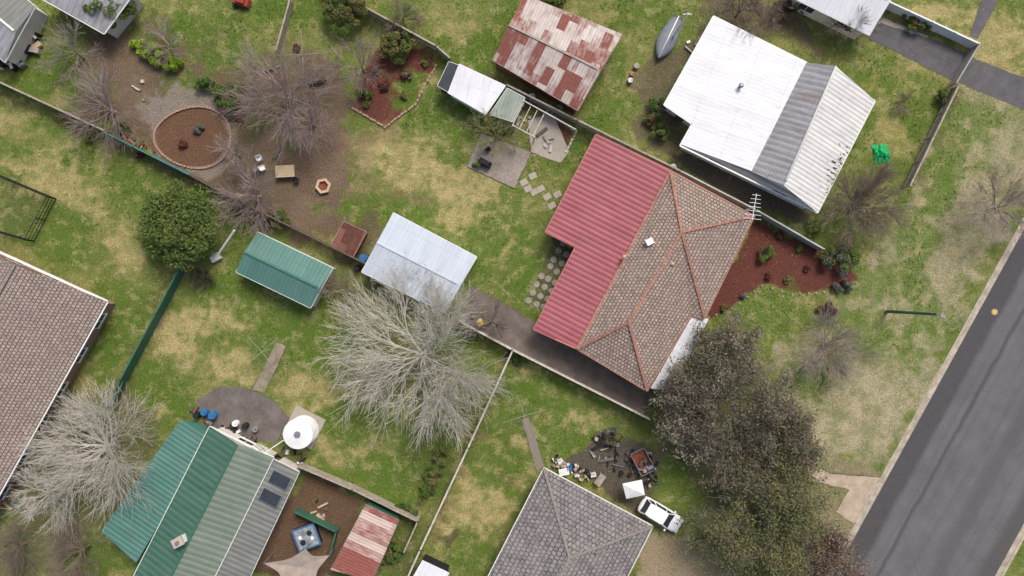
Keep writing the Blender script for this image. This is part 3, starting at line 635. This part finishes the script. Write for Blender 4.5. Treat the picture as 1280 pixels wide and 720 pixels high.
b.box((p.x,p.y,.5),(2.4,1.5,.08),mRust,rz)
for o,s in (((0,.75),(2.4,.05)),((0,-.75),(2.4,.05)),((1.2,0),(.05,1.5)),((-1.2,0),(.05,1.5))):
    v=R@Vector((*o,0)); b.box((p.x+v.x,p.y+v.y,.72),(s[0],s[1],.4),mSteel,rz)
for s in (-1,1): v=R@Vector((0,s*.9,0)); v2=R@Vector((0,s*1.05,0)); b.tube((p.x+v.x,p.y+v.y,.32),(p.x+v2.x,p.y+v2.y,.32),.32,.32,mDark,14)
v=R@Vector((1.2,0,0)); v2=R@Vector((2.3,0,0)); b.beam((p.x+v.x,p.y+v.y,.45),(p.x+v2.x,p.y+v2.y,.4),.1,.1,mDark)
for i in range(10): v=R@Vector((random.uniform(-1,1),random.uniform(-.5,.5),0)); b.box((p.x+v.x,p.y+v.y,.75),(random.uniform(.2,.7),random.uniform(.1,.4),random.uniform(.2,.5)),random.choice([mTimber,mDark,mSteel,mDark,mTimberDk]),random.uniform(0,3))
b.obj('box_trailer')
b=B()
for i in range(60):
    x=random.uniform(740,822); y=552+ (x-735)*.42+random.uniform(-16,22); q=P(x,y); m=random.choice([mTimber,mDark,mDark,mSteel,mDark,mConc,mTimberDk,mDark,mTimberDk,mConcDk])
    if random.random()<.7: b.box((q.x,q.y,.15),(random.uniform(.2,1.4),random.uniform(.05,.3),random.uniform(.1,.3)),m,random.uniform(0,3))
    else: b.cyl((q.x,q.y,0),random.uniform(.1,.25),random.uniform(.15,.5),m,10)
b.obj('scrap_pile')
b=B(); mPale=M((196,190,196),.7,.1,2,.1); mPk=M((176,140,146),.7,.1,2,.1)
for i in range(50):
    x=random.uniform(690,736); y=572+(x-690)*.5+random.uniform(-6,10); q=P(x,y); m=random.choice([mWhite,mSteel,mPale,mPk,mDark,mTan,mDark,mConc])
    b.box((q.x,q.y,.25),(random.uniform(.12,.5),random.uniform(.1,.35),random.uniform(.2,.5)),m,random.uniform(0,3),random.uniform(.6,1))
b.obj('household_clutter',bevel=.02)
b=B()
for i in range(40):
    t=random.random(); x=240+t*140+random.uniform(-6,6); y=518+t*60+random.uniform(-8,4); q=P(x,y); m=random.choice([mWhite,mSteel,mDark,mConcDk,mDark,mTimberDk,mTimberDk])
    b.box((q.x,q.y,.25),(random.uniform(.2,.8),random.uniform(.12,.4),random.uniform(.3,.6)),m,random.uniform(0,3),random.uniform(.7,1))
b.obj('patio_clutter',bevel=.02)
b=B()
for i in range(40):
    x=random.uniform(0,50); y=random.uniform(15,85); q=P(x,y); m=random.choice([mWhite,mSteel,mDark,mConc,mTan,mDark]); b.box((q.x,q.y,.3),(random.uniform(.2,1.2),random.uniform(.15,.7),random.uniform(.3,.9)),m,random.uniform(0,3))
b.obj('yard_clutter')
b=B()
for i in range(26):
    t=random.random(); x=150+t*40+random.uniform(-4,4); y=170+t*14+random.uniform(-4,5); q=P(x,y); b.box((q.x,q.y,.2),(random.uniform(.2,.7),.12,random.uniform(.1,.3)),random.choice([mRed,mTimberDk,mTan,mRust]),random.uniform(0,3))
b.obj('firewood_pile')
b=B()
for i in range(60):
    cx,cy,sp=random.choice([(640,150,22),(690,130,14),(345,90,30),(470,345,12),(300,700,20),(865,60,14),(400,640,18),(690,175,12),(180,110,20),(30,640,20)]); q=P(cx+random.gauss(0,sp/2),cy+random.gauss(0,sp/2)); m=random.choice([mTimber,mDark,mSteel,mConc,mTimberDk,mTan,mTimberPale])
    b.box((q.x,q.y,.1),(random.uniform(.2,1.4),random.uniform(.06,.35),random.uniform(.08,.3)),m,random.uniform(0,3))
b.obj('scattered_timber_offcuts')
p=P(792,611,1.9); b=B()
b.add([p+Vector((-1.1,.5,0)),p+Vector((.8,.9,.05)),p+Vector((1.1,-.6,0)),p+Vector((-.7,-1.0,-.05)),p+Vector((0,0,.4))],[(0,1,4),(1,2,4),(2,3,4),(3,0,4)],mWhite)
for v in ((-1.1,.5),(.8,.9),(1.1,-.6),(-.7,-1.0)): b.tube((p.x+v[0],p.y+v[1],0),(p.x+v[0],p.y+v[1],1.9),.03,.03,mSteel)
b.obj('canopy_tent')
p=P(301,2,.5); b=B(); b.box((p.x,p.y,.4),(1.8,.9,.5),mRed,-.3,.8); b.box((p.x,p.y,.72),(1.0,.6,.3),mRed,-.3,.8)
for s in (-.6,.6): b.tube((p.x+s,p.y-.5,.2),(p.x+s,p.y+.5,.2),.2,.2,mDark,12)
b.obj('ride_on_mower',bevel=.06)
b=B(); a=P(270,322,.3); c=P(293,288,2.2); b.tube(a,c,.12,.12,mWhite); b.box((a.x,a.y,.3),(1.0,.7,.6),M((185,190,180),.6,.1,1,.1),.5); b.obj('downpipe_and_trough')
# -------------------------------------------------------- vegetation
def fastmesh(name,V,F,mats,mi=None,loc=(0,0,0),smooth=False):
    me=bpy.data.meshes.new(name); V=np.ascontiguousarray(V,dtype=np.float32); F=np.ascontiguousarray(F,dtype=np.int32); k=F.shape[1]
    me.vertices.add(len(V)); me.vertices.foreach_set('co',V.ravel()); me.loops.add(F.size); me.loops.foreach_set('vertex_index',F.ravel())
    me.polygons.add(len(F)); me.polygons.foreach_set('loop_start',np.arange(0,F.size,k,dtype=np.int32))
    for m in mats: me.materials.append(m)
    if mi is not None: me.polygons.foreach_set('material_index',np.ascontiguousarray(mi,dtype=np.int32))
    if smooth: me.polygons.foreach_set('use_smooth',np.ones(len(F),dtype=bool))
    me.update(calc_edges=True)
    o=bpy.data.objects.new(name,me); bpy.context.collection.objects.link(o); o.location=loc; return o
def norm(a): return a/np.maximum(np.linalg.norm(a,axis=-1,keepdims=True),1e-9)
def grow(rng,R,Ht,counts,rad,up=.2,lens=(.55,.42,.32,.25,.19,.1)):
    st=np.array([[0,0,0.]]);di=np.array([[0.03,0.02,1.]]);ln=np.array([Ht*.28]);ra=np.array([rad]); segs=[];tips=None
    for lv in range(len(counts)+1):
        K=3 if lv<len(counts) else 2
        pts=[st];d=norm(di);rs=[ra]
        for s in range(K):
            d=norm(d+rng.normal(0,.11 if lv else .04,d.shape)+np.array([0,0,up*.25 if lv else 0]))
            pts.append(pts[-1]+d*(ln/K)[:,None]); rs.append(np.maximum(ra*(1-(s+1)/K*.6),.011))
        for s in range(K): segs.append((pts[s],pts[s+1],rs[s],rs[s+1]))
        Pn=np.stack(pts,1); tips=(Pn[:,-1],d)
        if lv==len(counts): mids=Pn; break
        c=counts[lv]; n=len(st); t=rng.uniform(.2 if lv else .55,1.0,(n,c)); t[:,0]=1.0
        x=t*K; i=np.minimum(x.astype(int),K-1); f=x-i; idx=np.arange(n)[:,None]
        cs=Pn[idx,i]*(1-f)[...,None]+Pn[idx,i+1]*f[...,None]
        base=norm(Pn[idx,i+1]-Pn[idx,i]); pr=norm(np.cross(base,rng.normal(0,1,base.shape)))
        if lv==0:
            az=np.arange(c)/c*2*math.pi+rng.uniform(0,.6,(n,c)); pr=np.stack([np.cos(az),np.sin(az),np.zeros_like(az)],-1); ang=rng.uniform(.6,1.25,(n,c)); ang[:,0]=.3
        else: ang=rng.uniform(.2,.68,(n,c)); ang[:,0]*=.4
        di=(base*np.cos(ang)[...,None]+pr*np.sin(ang)[...,None]).reshape(-1,3)
        st=cs.reshape(-1,3); ln=(R*lens[lv]*rng.uniform(.45,1.25,(n,c))*(1.15-.4*t)).reshape(-1)
        ra=np.maximum((ra[:,None]*(.62 if lv else .6)*(1.1-.4*t)*rng.uniform(.7,1.,(n,c))).reshape(-1),.016)
    p0=np.concatenate([s[0] for s in segs]);p1=np.concatenate([s[1] for s in segs]);r0=np.concatenate([s[2] for s in segs]);r1=np.concatenate([s[3] for s in segs])
    q=np.percentile(np.hypot(p1[:,0],p1[:,1]),95); zq=p1[:,2].max(); sc=np.array([R/q,R/q,Ht/zq])
    return p0*sc,p1*sc,r0,r1,tips[0]*sc,tips[1],mids*sc
def tubes(p0,p1,r0,r1,n=3):
    d=norm(p1-p0); up=np.where(np.abs(d[:,2:3])>.9,[[1.,0,0]],[[0,0,1.]]); x=norm(np.cross(d,up)); y=np.cross(x,d)
    V=[]
    for p,r in ((p0,r0),(p1,r1)):
        for i in range(n):
            a=2*math.pi*i/n; V.append(p+(x*math.cos(a)+y*math.sin(a))*r[:,None])
    V=np.stack(V,1); m=len(p0); F=[]
    base=np.arange(m)*2*n
    for i in range(n): F.append(np.stack([base+i,base+(i+1)%n,base+n+(i+1)%n,base+n+i],1))
    return V.reshape(-1,3),np.concatenate(F)
def leaves(rng,C,size,flat=.3):
    n=len(C); a=norm(rng.normal(0,1,(n,3))*np.array([1,1,flat+.2])); bb=norm(np.cross(a,rng.normal(0,1,(n,3)))); s=size*rng.uniform(.5,1.3,(n,1))
    V=np.stack([C-a*s,C-bb*s*.45,C+a*s,C+bb*s*.45],1).reshape(-1,3); F=np.arange(4*n).reshape(n,4); return V,F
def barkmat(c,c2):
    g=G('bark'); f=g.mr(g.noise(g.pos(),1.2,4,.7),.3,.7); f2=g.noise(g.pos(),12.0,2)
    return g.out(g.mix(f2,g.mix(f,lin(c),lin(c2)),tuple(x*.6 for x in lin(c))),.9)
def leafmat(c,c2,c3=None):
    g=G('foliage'); f=g.mr(g.noise(g.pos(),1.1,3,.6),.35,.65); f2=g.mr(g.noise(g.pos(),14.0,2),.3,.7)
    col=g.mix(f,lin(c),lin(c2)); col=g.mix(g.math('MULTIPLY',f2,.6),col,lin(c3 or tuple(int(x*.6) for x in c)))
    return g.out(col,.75)
kGrey=barkmat((172,160,152),(150,136,130)); kPink=barkmat((172,154,150),(150,132,128)); kWhite=barkmat((222,217,206),(192,187,172)); kBrown=barkmat((148,132,120),(124,110,100)); kDark=barkmat((96,84,76),(80,70,64)); kOlive=barkmat((160,158,116),(130,130,98)); kGum=barkmat((150,138,130),(120,108,102))
def bare(name,px,py,Rp,Ht,mat,seed,counts=(8,7,6,5,4),rad=None,lm=None,nl=0,ls=.1):
    rng=np.random.default_rng(seed); R=Rp*S; p=P(px,py,Ht*.6)
    p0,p1,r0,r1,tp,td,mids=grow(rng,R,Ht,counts,rad or (.07+R*.034))
    V,F=tubes(p0,p1,r0,r1); mi=np.zeros(len(F)); mats=[mat]
    if nl:
        i=rng.integers(0,len(tp),nl); C=tp[i]+rng.normal(0,.12,(nl,3)); V2,F2=leaves(rng,C,ls); F=np.concatenate([F,F2+len(V)]); V=np.concatenate([V,V2]); mi=np.concatenate([mi,np.ones(len(F2))]); mats.append(lm)
    return fastmesh(name,V,F,mats,mi,(p.x,p.y,0))
bare('bare_tree',85,62,42,4.5,kGrey,1,(7,5,4,3)); bare('bare_tree',125,132,54,5,kPink,2,(8,6,5,3)); bare('bare_tree',348,112,72,6,kPink,3,(9,7,6,4)); bare('bare_tree',448,78,40,4.5,kPink,4,(7,6,4,3))
bare('bare_tree',312,242,52,5,kPink,5,(8,6,5,4)); lmM=leafmat((150,150,120),(120,130,80))
bare('large_bare_tree',520,452,104,8.5,kWhite,6,(11,7,5,4,3),lm=lmM,nl=2000,ls=.08); bare('large_bare_tree',112,568,82,7.5,kWhite,7,(9,7,5,4,2))
bare('bare_tree',90,695,50,5,kBrown,8,(8,6,5,4)); bare('bare_tree',1082,258,56,5.5,kBrown,9,(9,7,6,5)); bare('bare_tree',1262,256,50,5.5,kGrey,10,(8,6,5,4)); bare('bare_tree',1042,435,50,5,kGrey,11,(8,6,6,4)); bare('bare_tree',205,55,30,3.5,kGrey,27,(6,5,4,3)); bare('bare_tree',385,150,40,4.5,kPink,28,(7,6,4,3)); bare('bare_tree',290,190,28,3.5,kGrey,29,(6,5,4,3))
bare('bare_tree',620,168,32,3.5,kOlive,12,(7,6,5,3),lm=leafmat((130,136,60),(110,120,50)),nl=700,ls=.09); bare('bare_tree',612,402,30,3.6,kBrown,13,(7,5,4,4)); bare('bare_tree',430,360,30,3.5,kBrown,14,(7,5,5,3)); bare('bare_tree',1070,25,34,4.5,kBrown,15,(7,6,4,4))
bare('bare_shrub',1130,128,16,1.6,kBrown,16,(7,6,5)); bare('bare_tree',530,350,26,4,kBrown,17,(6,5,5)); bare('bare_tree',50,622,44,5,kWhite,18,(8,6,4,3)); bare('bare_tree',12,690,38,4.5,kBrown,19,(8,6,5,3)); bare('bare_tree',930,8,40,4.5,kBrown,20,(8,6,5,4)); bare('bare_shrub',252,348,15,1.8,kDark,21,(7,6,5,3)); bare('bare_shrub',1188,118,12,1.4,kBrown,23,(6,5,5))
bare('bare_tree',500,18,28,3.5,kBrown,24,(7,5,5,3)); bare('bare_tree',960,20,30,3.5,kBrown,25,(7,5,5,3))
def canopy(name,px,py,Rp,Ht,bk,lms,seed,nl,ls,counts=(9,7,6,4),spread=.3,dens=.6):
    rng=np.random.default_rng(seed); R=Rp*S; p=P(px,py,Ht*.65)
    p0,p1,r0,r1,tp,td,mids=grow(rng,R,Ht,counts,.08+R*.03)
    V,F=tubes(p0,p1,r0,r1); mi=np.zeros(len(F))
    nb=counts[-1]*counts[-2]; grp=np.arange(len(tp))//nb; keepg=rng.random(grp.max()+1)<.85
    sel=(rng.random(len(tp))<dens)&keepg[grp]; tq=tp[sel]; gq=grp[sel]; i=rng.integers(0,len(tq),nl); C=tq[i]+rng.normal(0,spread,(nl,3))*np.array([1,1,.6]); V2,F2=leaves(rng,C,ls)
    m2=1+((gq[i]*7+(i%3==0))%len(lms)); F=np.concatenate([F,F2+len(V)]); V=np.concatenate([V,V2]); mi=np.concatenate([mi,m2])
    return fastmesh(name,V,F,[bk]+lms,mi,(p.x,p.y,0))
LB=leafmat((124,112,98),(104,98,82),(76,70,60)); LB2=leafmat((150,138,126),(118,114,96),(90,82,72)); LB3=leafmat((106,104,82),(92,96,72),(64,64,50)); LO=leafmat((108,116,72),(124,122,78),(70,76,48)); LO2=leafmat((138,126,86),(110,112,70),(86,80,54))
canopy('gum_tree',912,505,88,8.5,kGum,[LB,LB2,LB3,LB],31,30000,.13,spread=.3,dens=.7); canopy('gum_tree',968,655,84,7.5,kGum,[LO,LO2,LO,LB3],32,34000,.12,spread=.32,dens=.8); canopy('gum_tree',985,558,46,6,kGum,[LB,LB3],33,8500,.12)
canopy('gum_tree',1030,700,44,5,kGum,[leafmat((134,100,84),(114,92,74)),LB2],34,8000,.12); canopy('gum_tree',930,428,32,4.5,kGum,[LB2,LB],35,3000,.11,(7,6,5))
def shrub(name,px,py,rx,ry,h,lm,seed,dens=240,ls=.09,lump=.32,rot=0.0):
    rng=np.random.default_rng(seed); a,b_=rx*S,ry*S; p=P(px,py,h*.6); n=max(10,int(a*b_*9))
    th=rng.uniform(0,2*math.pi,n); cz=rng.uniform(-.1,1,n); rr=np.sqrt(np.maximum(0,1-cz**2))*rng.uniform(.7,1.05,n); 
    cc=np.stack([np.cos(th)*rr*a*.88,np.sin(th)*rr*b_*.88,(cz*.5+.42)*h*rng.uniform(.82,1.08,n)],1)
    N=dens*n if n<80 else dens*n//2
    i=rng.integers(0,n,N); lr=lump*min(a,b_)**.5*rng.uniform(.6,1.2,n)[i]; dv=norm(rng.normal(0,1,(N,3))); C=cc[i]+dv*(lr*rng.uniform(.5,1,N)**.5)[:,None]; C[:,2]=np.maximum(C[:,2],.03)
    V,F=leaves(rng,C,ls); mi=(i%len(lm)); 
    c,s=math.cos(rot),math.sin(rot); V=np.stack([V[:,0]*c-V[:,1]*s,V[:,0]*s+V[:,1]*c,V[:,2]],1)
    k=10; ang=rng.uniform(0,6.28,k); p0=np.zeros((k,3)); p1=np.stack([np.cos(ang)*a*.6,np.sin(ang)*b_*.6,np.full(k,h*.7)],1); TV,TF=tubes(p0,p1,np.full(k,.05+.02*a),np.full(k,.02),5)
    F=np.concatenate([F,TF+len(V)]);V=np.concatenate([V,TV]);mi=np.concatenate([mi,np.full(len(TF),len(lm))])
    return fastmesh(name,V,F,lm+[kDark],mi,(p.x,p.y,0))
e1=leafmat((96,116,58),(120,134,66),(52,66,36)); e1b=leafmat((112,130,64),(84,106,54),(46,60,34)); e2=leafmat((76,104,48),(104,128,58),(46,66,32)); yg=leafmat((172,192,60),(144,172,50),(100,120,40)); ol=leafmat((136,130,74),(116,110,66),(78,72,46)); rd=leafmat((130,80,66),(106,70,58)); gy=leafmat((128,128,118),(104,106,98))
shrub('conifer_tree',221,281,54,52,5.0,[e1,e1b],41,dens=330,ls=.12,lump=.38)
shrub('green_shrub',286,120,24,20,2.2,[e2],42); shrub('green_shrub',256,104,12,10,1.2,[e2],43); shrub('green_tree',130,8,38,26,3.5,[e2,e1],44); shrub('green_tree',430,10,32,24,3.2,[e1,ol],45)
shrub('yellow_green_hedge',196,68,38,13,1.3,[yg],46,rot=-.45,ls=.11); shrub('olive_shrub',495,52,24,26,2.4,[ol,e1],47); shrub('hedge',542,592,12,44,1.2,[e2,ol],48,rot=-.35)
shrub('green_shrub',822,132,13,14,1.4,[e2],49); shrub('green_shrub',826,165,12,12,1.3,[e1],50); shrub('green_shrub',812,150,8,8,.9,[rd,e1],51); shrub('green_shrub',1052,322,24,20,2.0,[gy,e1],52); shrub('green_shrub',955,317,12,12,1.0,[e1],53); shrub('grey_shrub',1055,358,15,10,.9,[gy],54); shrub('grey_shrub',1036,386,12,10,1.1,[gy,rd],55)
shrub('green_shrub',1018,288,12,14,1.3,[e1],56); shrub('green_shrub',1148,32,26,8,1.2,[e1,ol],57,rot=-.45); shrub('green_shrub',1178,122,10,12,1.1,[e1],58); shrub('green_shrub',345,275,16,14,1.6,[e1,ol],59); shrub('green_shrub',455,118,8,8,.8,[e1],60); shrub('grey_shrub',765,545,14,12,1.3,[gy,ol],61); shrub('green_shrub',690,-5,20,14,1.5,[e1],62)
shrub('green_shrub',505,640,18,10,1.0,[e2],63); shrub('green_shrub',492,690,12,24,1.2,[e2,ol],64,rot=-.3); shrub('green_shrub',600,205,8,6,.7,[e1],65); shrub('red_shrub',480,105,6,6,.6,[rd],66); shrub('red_shrub',508,95,7,6,.7,[rd,gy],67); shrub('green_shrub',150,158,12,10,1.2,[e1],68); shrub('ground_cover',650,448,12,8,.6,[e2],69)
shrub('olive_shrub',985,10,26,14,1.6,[ol,rd],70); shrub('grey_shrub',248,160,6,6,.6,[gy],71); shrub('grey_shrub',228,180,5,5,.5,[rd],72)
for k,(x,y) in enumerate([(458,130),(505,120),(530,80),(470,90),(960,345),(985,350),(1010,335),(930,370),(905,385),(1000,310),(975,295),(110,175),(175,195),(300,150),(370,60)]): shrub('small_plant',x,y,4,4,.45,[random.choice([e1,gy,rd,ol])],80+k,dens=60)
# -------------------------------------------------------- ground
rg=np.random.default_rng(5); TAB=rg.random((256,256))
def vn(x,y,sc,sd):
    x=x/sc+sd*17.3;y=y/sc+sd*9.1; xi=np.floor(x).astype(int);yi=np.floor(y).astype(int);fx=x-xi;fy=y-yi;fx=fx*fx*(3-2*fx);fy=fy*fy*(3-2*fy)
    a=TAB[xi%256,yi%256];b=TAB[(xi+1)%256,yi%256];c=TAB[xi%256,(yi+1)%256];d=TAB[(xi+1)%256,(yi+1)%256]
    return (a*(1-fx)+b*fx)*(1-fy)+(c*(1-fx)+d*fx)*fy
def fb(x,y,sc,sd): return sum(vn(x,y,sc/2**k,sd+k)*.5**k for k in range(4))/1.875-.5
def sdpoly(x,y,poly):
    d=np.full(x.shape,1e18); ins=np.zeros(x.shape,bool); n=len(poly)
    for i in range(n):
        ax,ay=poly[i];bx,by=poly[(i+1)%n]; ex,ey=bx-ax,by-ay; wx,wy=x-ax,y-ay; t=np.clip((wx*ex+wy*ey)/(ex*ex+ey*ey+1e-9),0,1); d=np.minimum(d,(wx-ex*t)**2+(wy-ey*t)**2)
        c=((ay>y)!=(by>y))&(x<(bx-ax)*(y-ay)/((by-ay) if by!=ay else 1e-9)+ax); ins^=c
    d=np.sqrt(d); return np.where(ins,-d,d)
far=[70,90,130,200,400,900]
xs=np.array([-v for v in far[::-1]]+list(np.linspace(-58,58,600))+far); ys=np.array([-v for v in far[::-1]]+list(np.linspace(-36,36,380))+far)
X,Y=np.meshgrid(xs,ys); PX=X/S+640; PY=360-Y/S
col=np.empty(X.shape+(3,)); gm=np.ones(X.shape)
big=np.clip(fb(PX,PY,70,1)*4+.55,0,1)[...,None]; col[:]=np.array(lin(OL)); col=col*(1-big*.65)+np.array(lin(GR))*big*.65
NW1,NW2=fb(PX,PY,34,2)*3+fb(PX,PY,9,12)*1.6,fb(PX,PY,34,7)*3+fb(PX,PY,9,15)*1.6; NE=fb(PX,PY,12,21)
for kind,geom,c,soft,op,gr,warp in LAY:
    wx=PX+NW1*warp; wy=PY+NW2*warp
    if kind=='e':
        cx,cy,rx,ry=geom; m=min(rx,ry); d=(np.hypot((wx-cx)/rx,(wy-cy)/ry)-1)*m
    else: d=sdpoly(wx,wy,geom)
    if soft>4: d=d+NE*soft*1.9
    a=np.clip(.5-d/(soft*.8),0,1); a=a*a*(3-2*a)*op; col=col*(1-a[...,None])+np.array(c)*a[...,None]; gm=gm*(1-a)+gr*a
rs=(X-K0.x)*KN.x+(Y-K0.y)*KN.y
inn=np.clip(np.minimum(rs-.05,ROADW-.05-rs)/.2,0,1); Z=-.2*inn+np.where(inn>0,0,(fb(PX,PY,40,3)*.03)); gm=np.where((rs>-.3)&(rs<ROADW+.3),0,gm)
ny,nx=X.shape; idx=np.arange(nx*ny).reshape(ny,nx); F=np.stack([idx[:-1,:-1],idx[:-1,1:],idx[1:,1:],idx[1:,:-1]],-1).reshape(-1,4)
def groundmat():
    g=G('ground_grass_soil'); p=g.pos(); ac=g.n('ShaderNodeAttribute',attribute_name='Col'); ag=g.n('ShaderNodeAttribute',attribute_name='grassy').outputs['Fac']
    c=ac.outputs['Color']
    n1=g.mr(g.noise(p,.6,5,.75),.42,.58)
    c=g.mix(g.math('MULTIPLY',g.math('MULTIPLY',n1,.48),ag),c,lin((84,108,40)))
    p2=g.n('ShaderNodeVectorMath',{0:p,1:(31.0,17.0,4.0)},operation='ADD').outputs[0]
    n3=g.mr(g.noise(p2,.8,5,.75),.51,.64)
    c=g.mix(g.math('MULTIPLY',g.math('MULTIPLY',n3,.42),ag),c,lin((188,172,128)))
    n4=g.mr(g.noise(p2,2.6,5,.78),.54,.68); c=g.mix(g.math('MULTIPLY',n4,.5),c,lin((98,84,64)))
    n5=g.mr(g.noise(p,6.0,4,.8),.34,.66); c=g.mix(n5,g.mix(1.0,c,(.54,.55,.55),'MULTIPLY'),g.mix(1.0,c,(1.34,1.33,1.32),'MULTIPLY'))
    n6=g.mr(g.noise(p,28.0,2,.8),.3,.7); c=g.mix(n6,g.mix(1.0,c,(.6,.6,.6),'MULTIPLY'),g.mix(1.0,c,(1.34,1.34,1.34),'MULTIPLY'))
    g.bump(g.math('ADD',g.noise(p,9.0,4,.8),g.math('MULTIPLY',g.noise(p,1.2,2),1.2)),.8,.14)
    return g.out(c,.95)
gd=fastmesh('ground',np.stack([X,Y,Z],-1).reshape(-1,3),F,[groundmat()],smooth=True)
ca=gd.data.color_attributes.new('Col','FLOAT_COLOR','POINT'); ca.data.foreach_set('color',np.concatenate([col,np.ones(X.shape+(1,))],-1).astype(np.float32).ravel())
ga=gd.data.attributes.new('grassy','FLOAT','POINT'); ga.data.foreach_set('value',gm.astype(np.float32).ravel())
def sample(px,py):
    x=(px-640)*S;y=(360-py)*S; j=np.clip(((x+58)/116*599).astype(int),0,599)+6;i=np.clip(((y+36)/72*379).astype(int),0,379)+6; return gm[i,j],col[i,j]
rg=np.random.default_rng(9); n=80000; tx=rg.uniform(-20,1300,n);ty=rg.uniform(-20,740,n); gmv,cv=sample(tx,ty)
green=cv[:,1]/(cv[:,0]+1e-6); pr=np.clip((green-.9)*2.4,0.02,1)*np.clip(fb(tx,ty,26,4)*4+.5,.05,1); keep=(gmv>.6)&(rg.random(n)<pr); tx,ty=tx[keep],ty[keep]; m=len(tx)
C=np.stack([(tx-640)*S,(360-ty)*S,np.zeros(m)],1); Vs=[]
for k in range(3):
    a=rg.uniform(0,6.28,m); s=rg.uniform(.04,.10,m); h=rg.uniform(.03,.11,m); dx=np.stack([np.cos(a)*s,np.sin(a)*s,np.zeros(m)],1); ln=rg.normal(0,.05,(m,3)); ln[:,2]=h
    Vs.append(np.stack([C-dx,C+dx,C+ln],1))
V=np.concatenate(Vs).reshape(-1,3); fastmesh('grass',V,np.arange(len(V)).reshape(-1,3),[leafmat((98,120,44),(126,136,60),(66,88,32))])
n=16000; tx=rg.uniform(0,1280,n);ty=rg.uniform(0,720,n); gmv,cv=sample(tx,ty); keep=(rg.random(n)<np.where(gmv<.5,1,.25)); 
rsx=((tx-640)*S-K0.x)*KN.x+((360-ty)*S-K0.y)*KN.y; keep&=(rsx<-.3); tx,ty=tx[keep],ty[keep]
C=np.stack([(tx-640)*S,(360-ty)*S,np.full(len(tx),.05)],1); V,F=leaves(rg,C,.07,-.15); V[:,2]=.02+np.abs(V[:,2]-.05)*.5+.02
fastmesh('leaf_litter',V,F,[leafmat((150,124,102),(108,84,68),(186,168,142))])
# -------------------------------------------------------- light & camera
w=bpy.data.worlds.new("World"); scene.world=w; w.use_nodes=True; nt=w.node_tree; bg=nt.nodes['Background']; sk=nt.nodes.new('ShaderNodeTexSky'); sk.sky_type='NISHITA'; sk.sun_disc=False
el,az=math.radians(52),math.radians(25); sk.sun_elevation=el; sk.sun_rotation=az; sk.air_density=1.0; sk.dust_density=5.0; sk.ozone_density=.5
nt.links.new(sk.outputs[0],bg.inputs[0]); bg.inputs[1].default_value=.15
d=Vector((math.sin(az)*math.cos(el),math.cos(az)*math.cos(el),math.sin(el)))
sl=bpy.data.lights.new('sun','SUN'); sl.energy=2.5; sl.angle=math.radians(22); sl.color=(1,.975,.93); so=bpy.data.objects.new('sun',sl); bpy.context.collection.objects.link(so); so.rotation_euler=(-d).to_track_quat('-Z','Y').to_euler(); so.location=(0,0,60)
cd=bpy.data.cameras.new('camera'); cam=bpy.data.objects.new('camera',cd); bpy.context.collection.objects.link(cam); cam.location=(0,0,H); cam.rotation_euler=(0,0,0); cd.angle=2*math.atan(51.2/H); cd.clip_end=3000; scene.camera=cam
scene.view_settings.view_transform='Standard'; scene.view_settings.look='None'; scene.view_settings.exposure=0
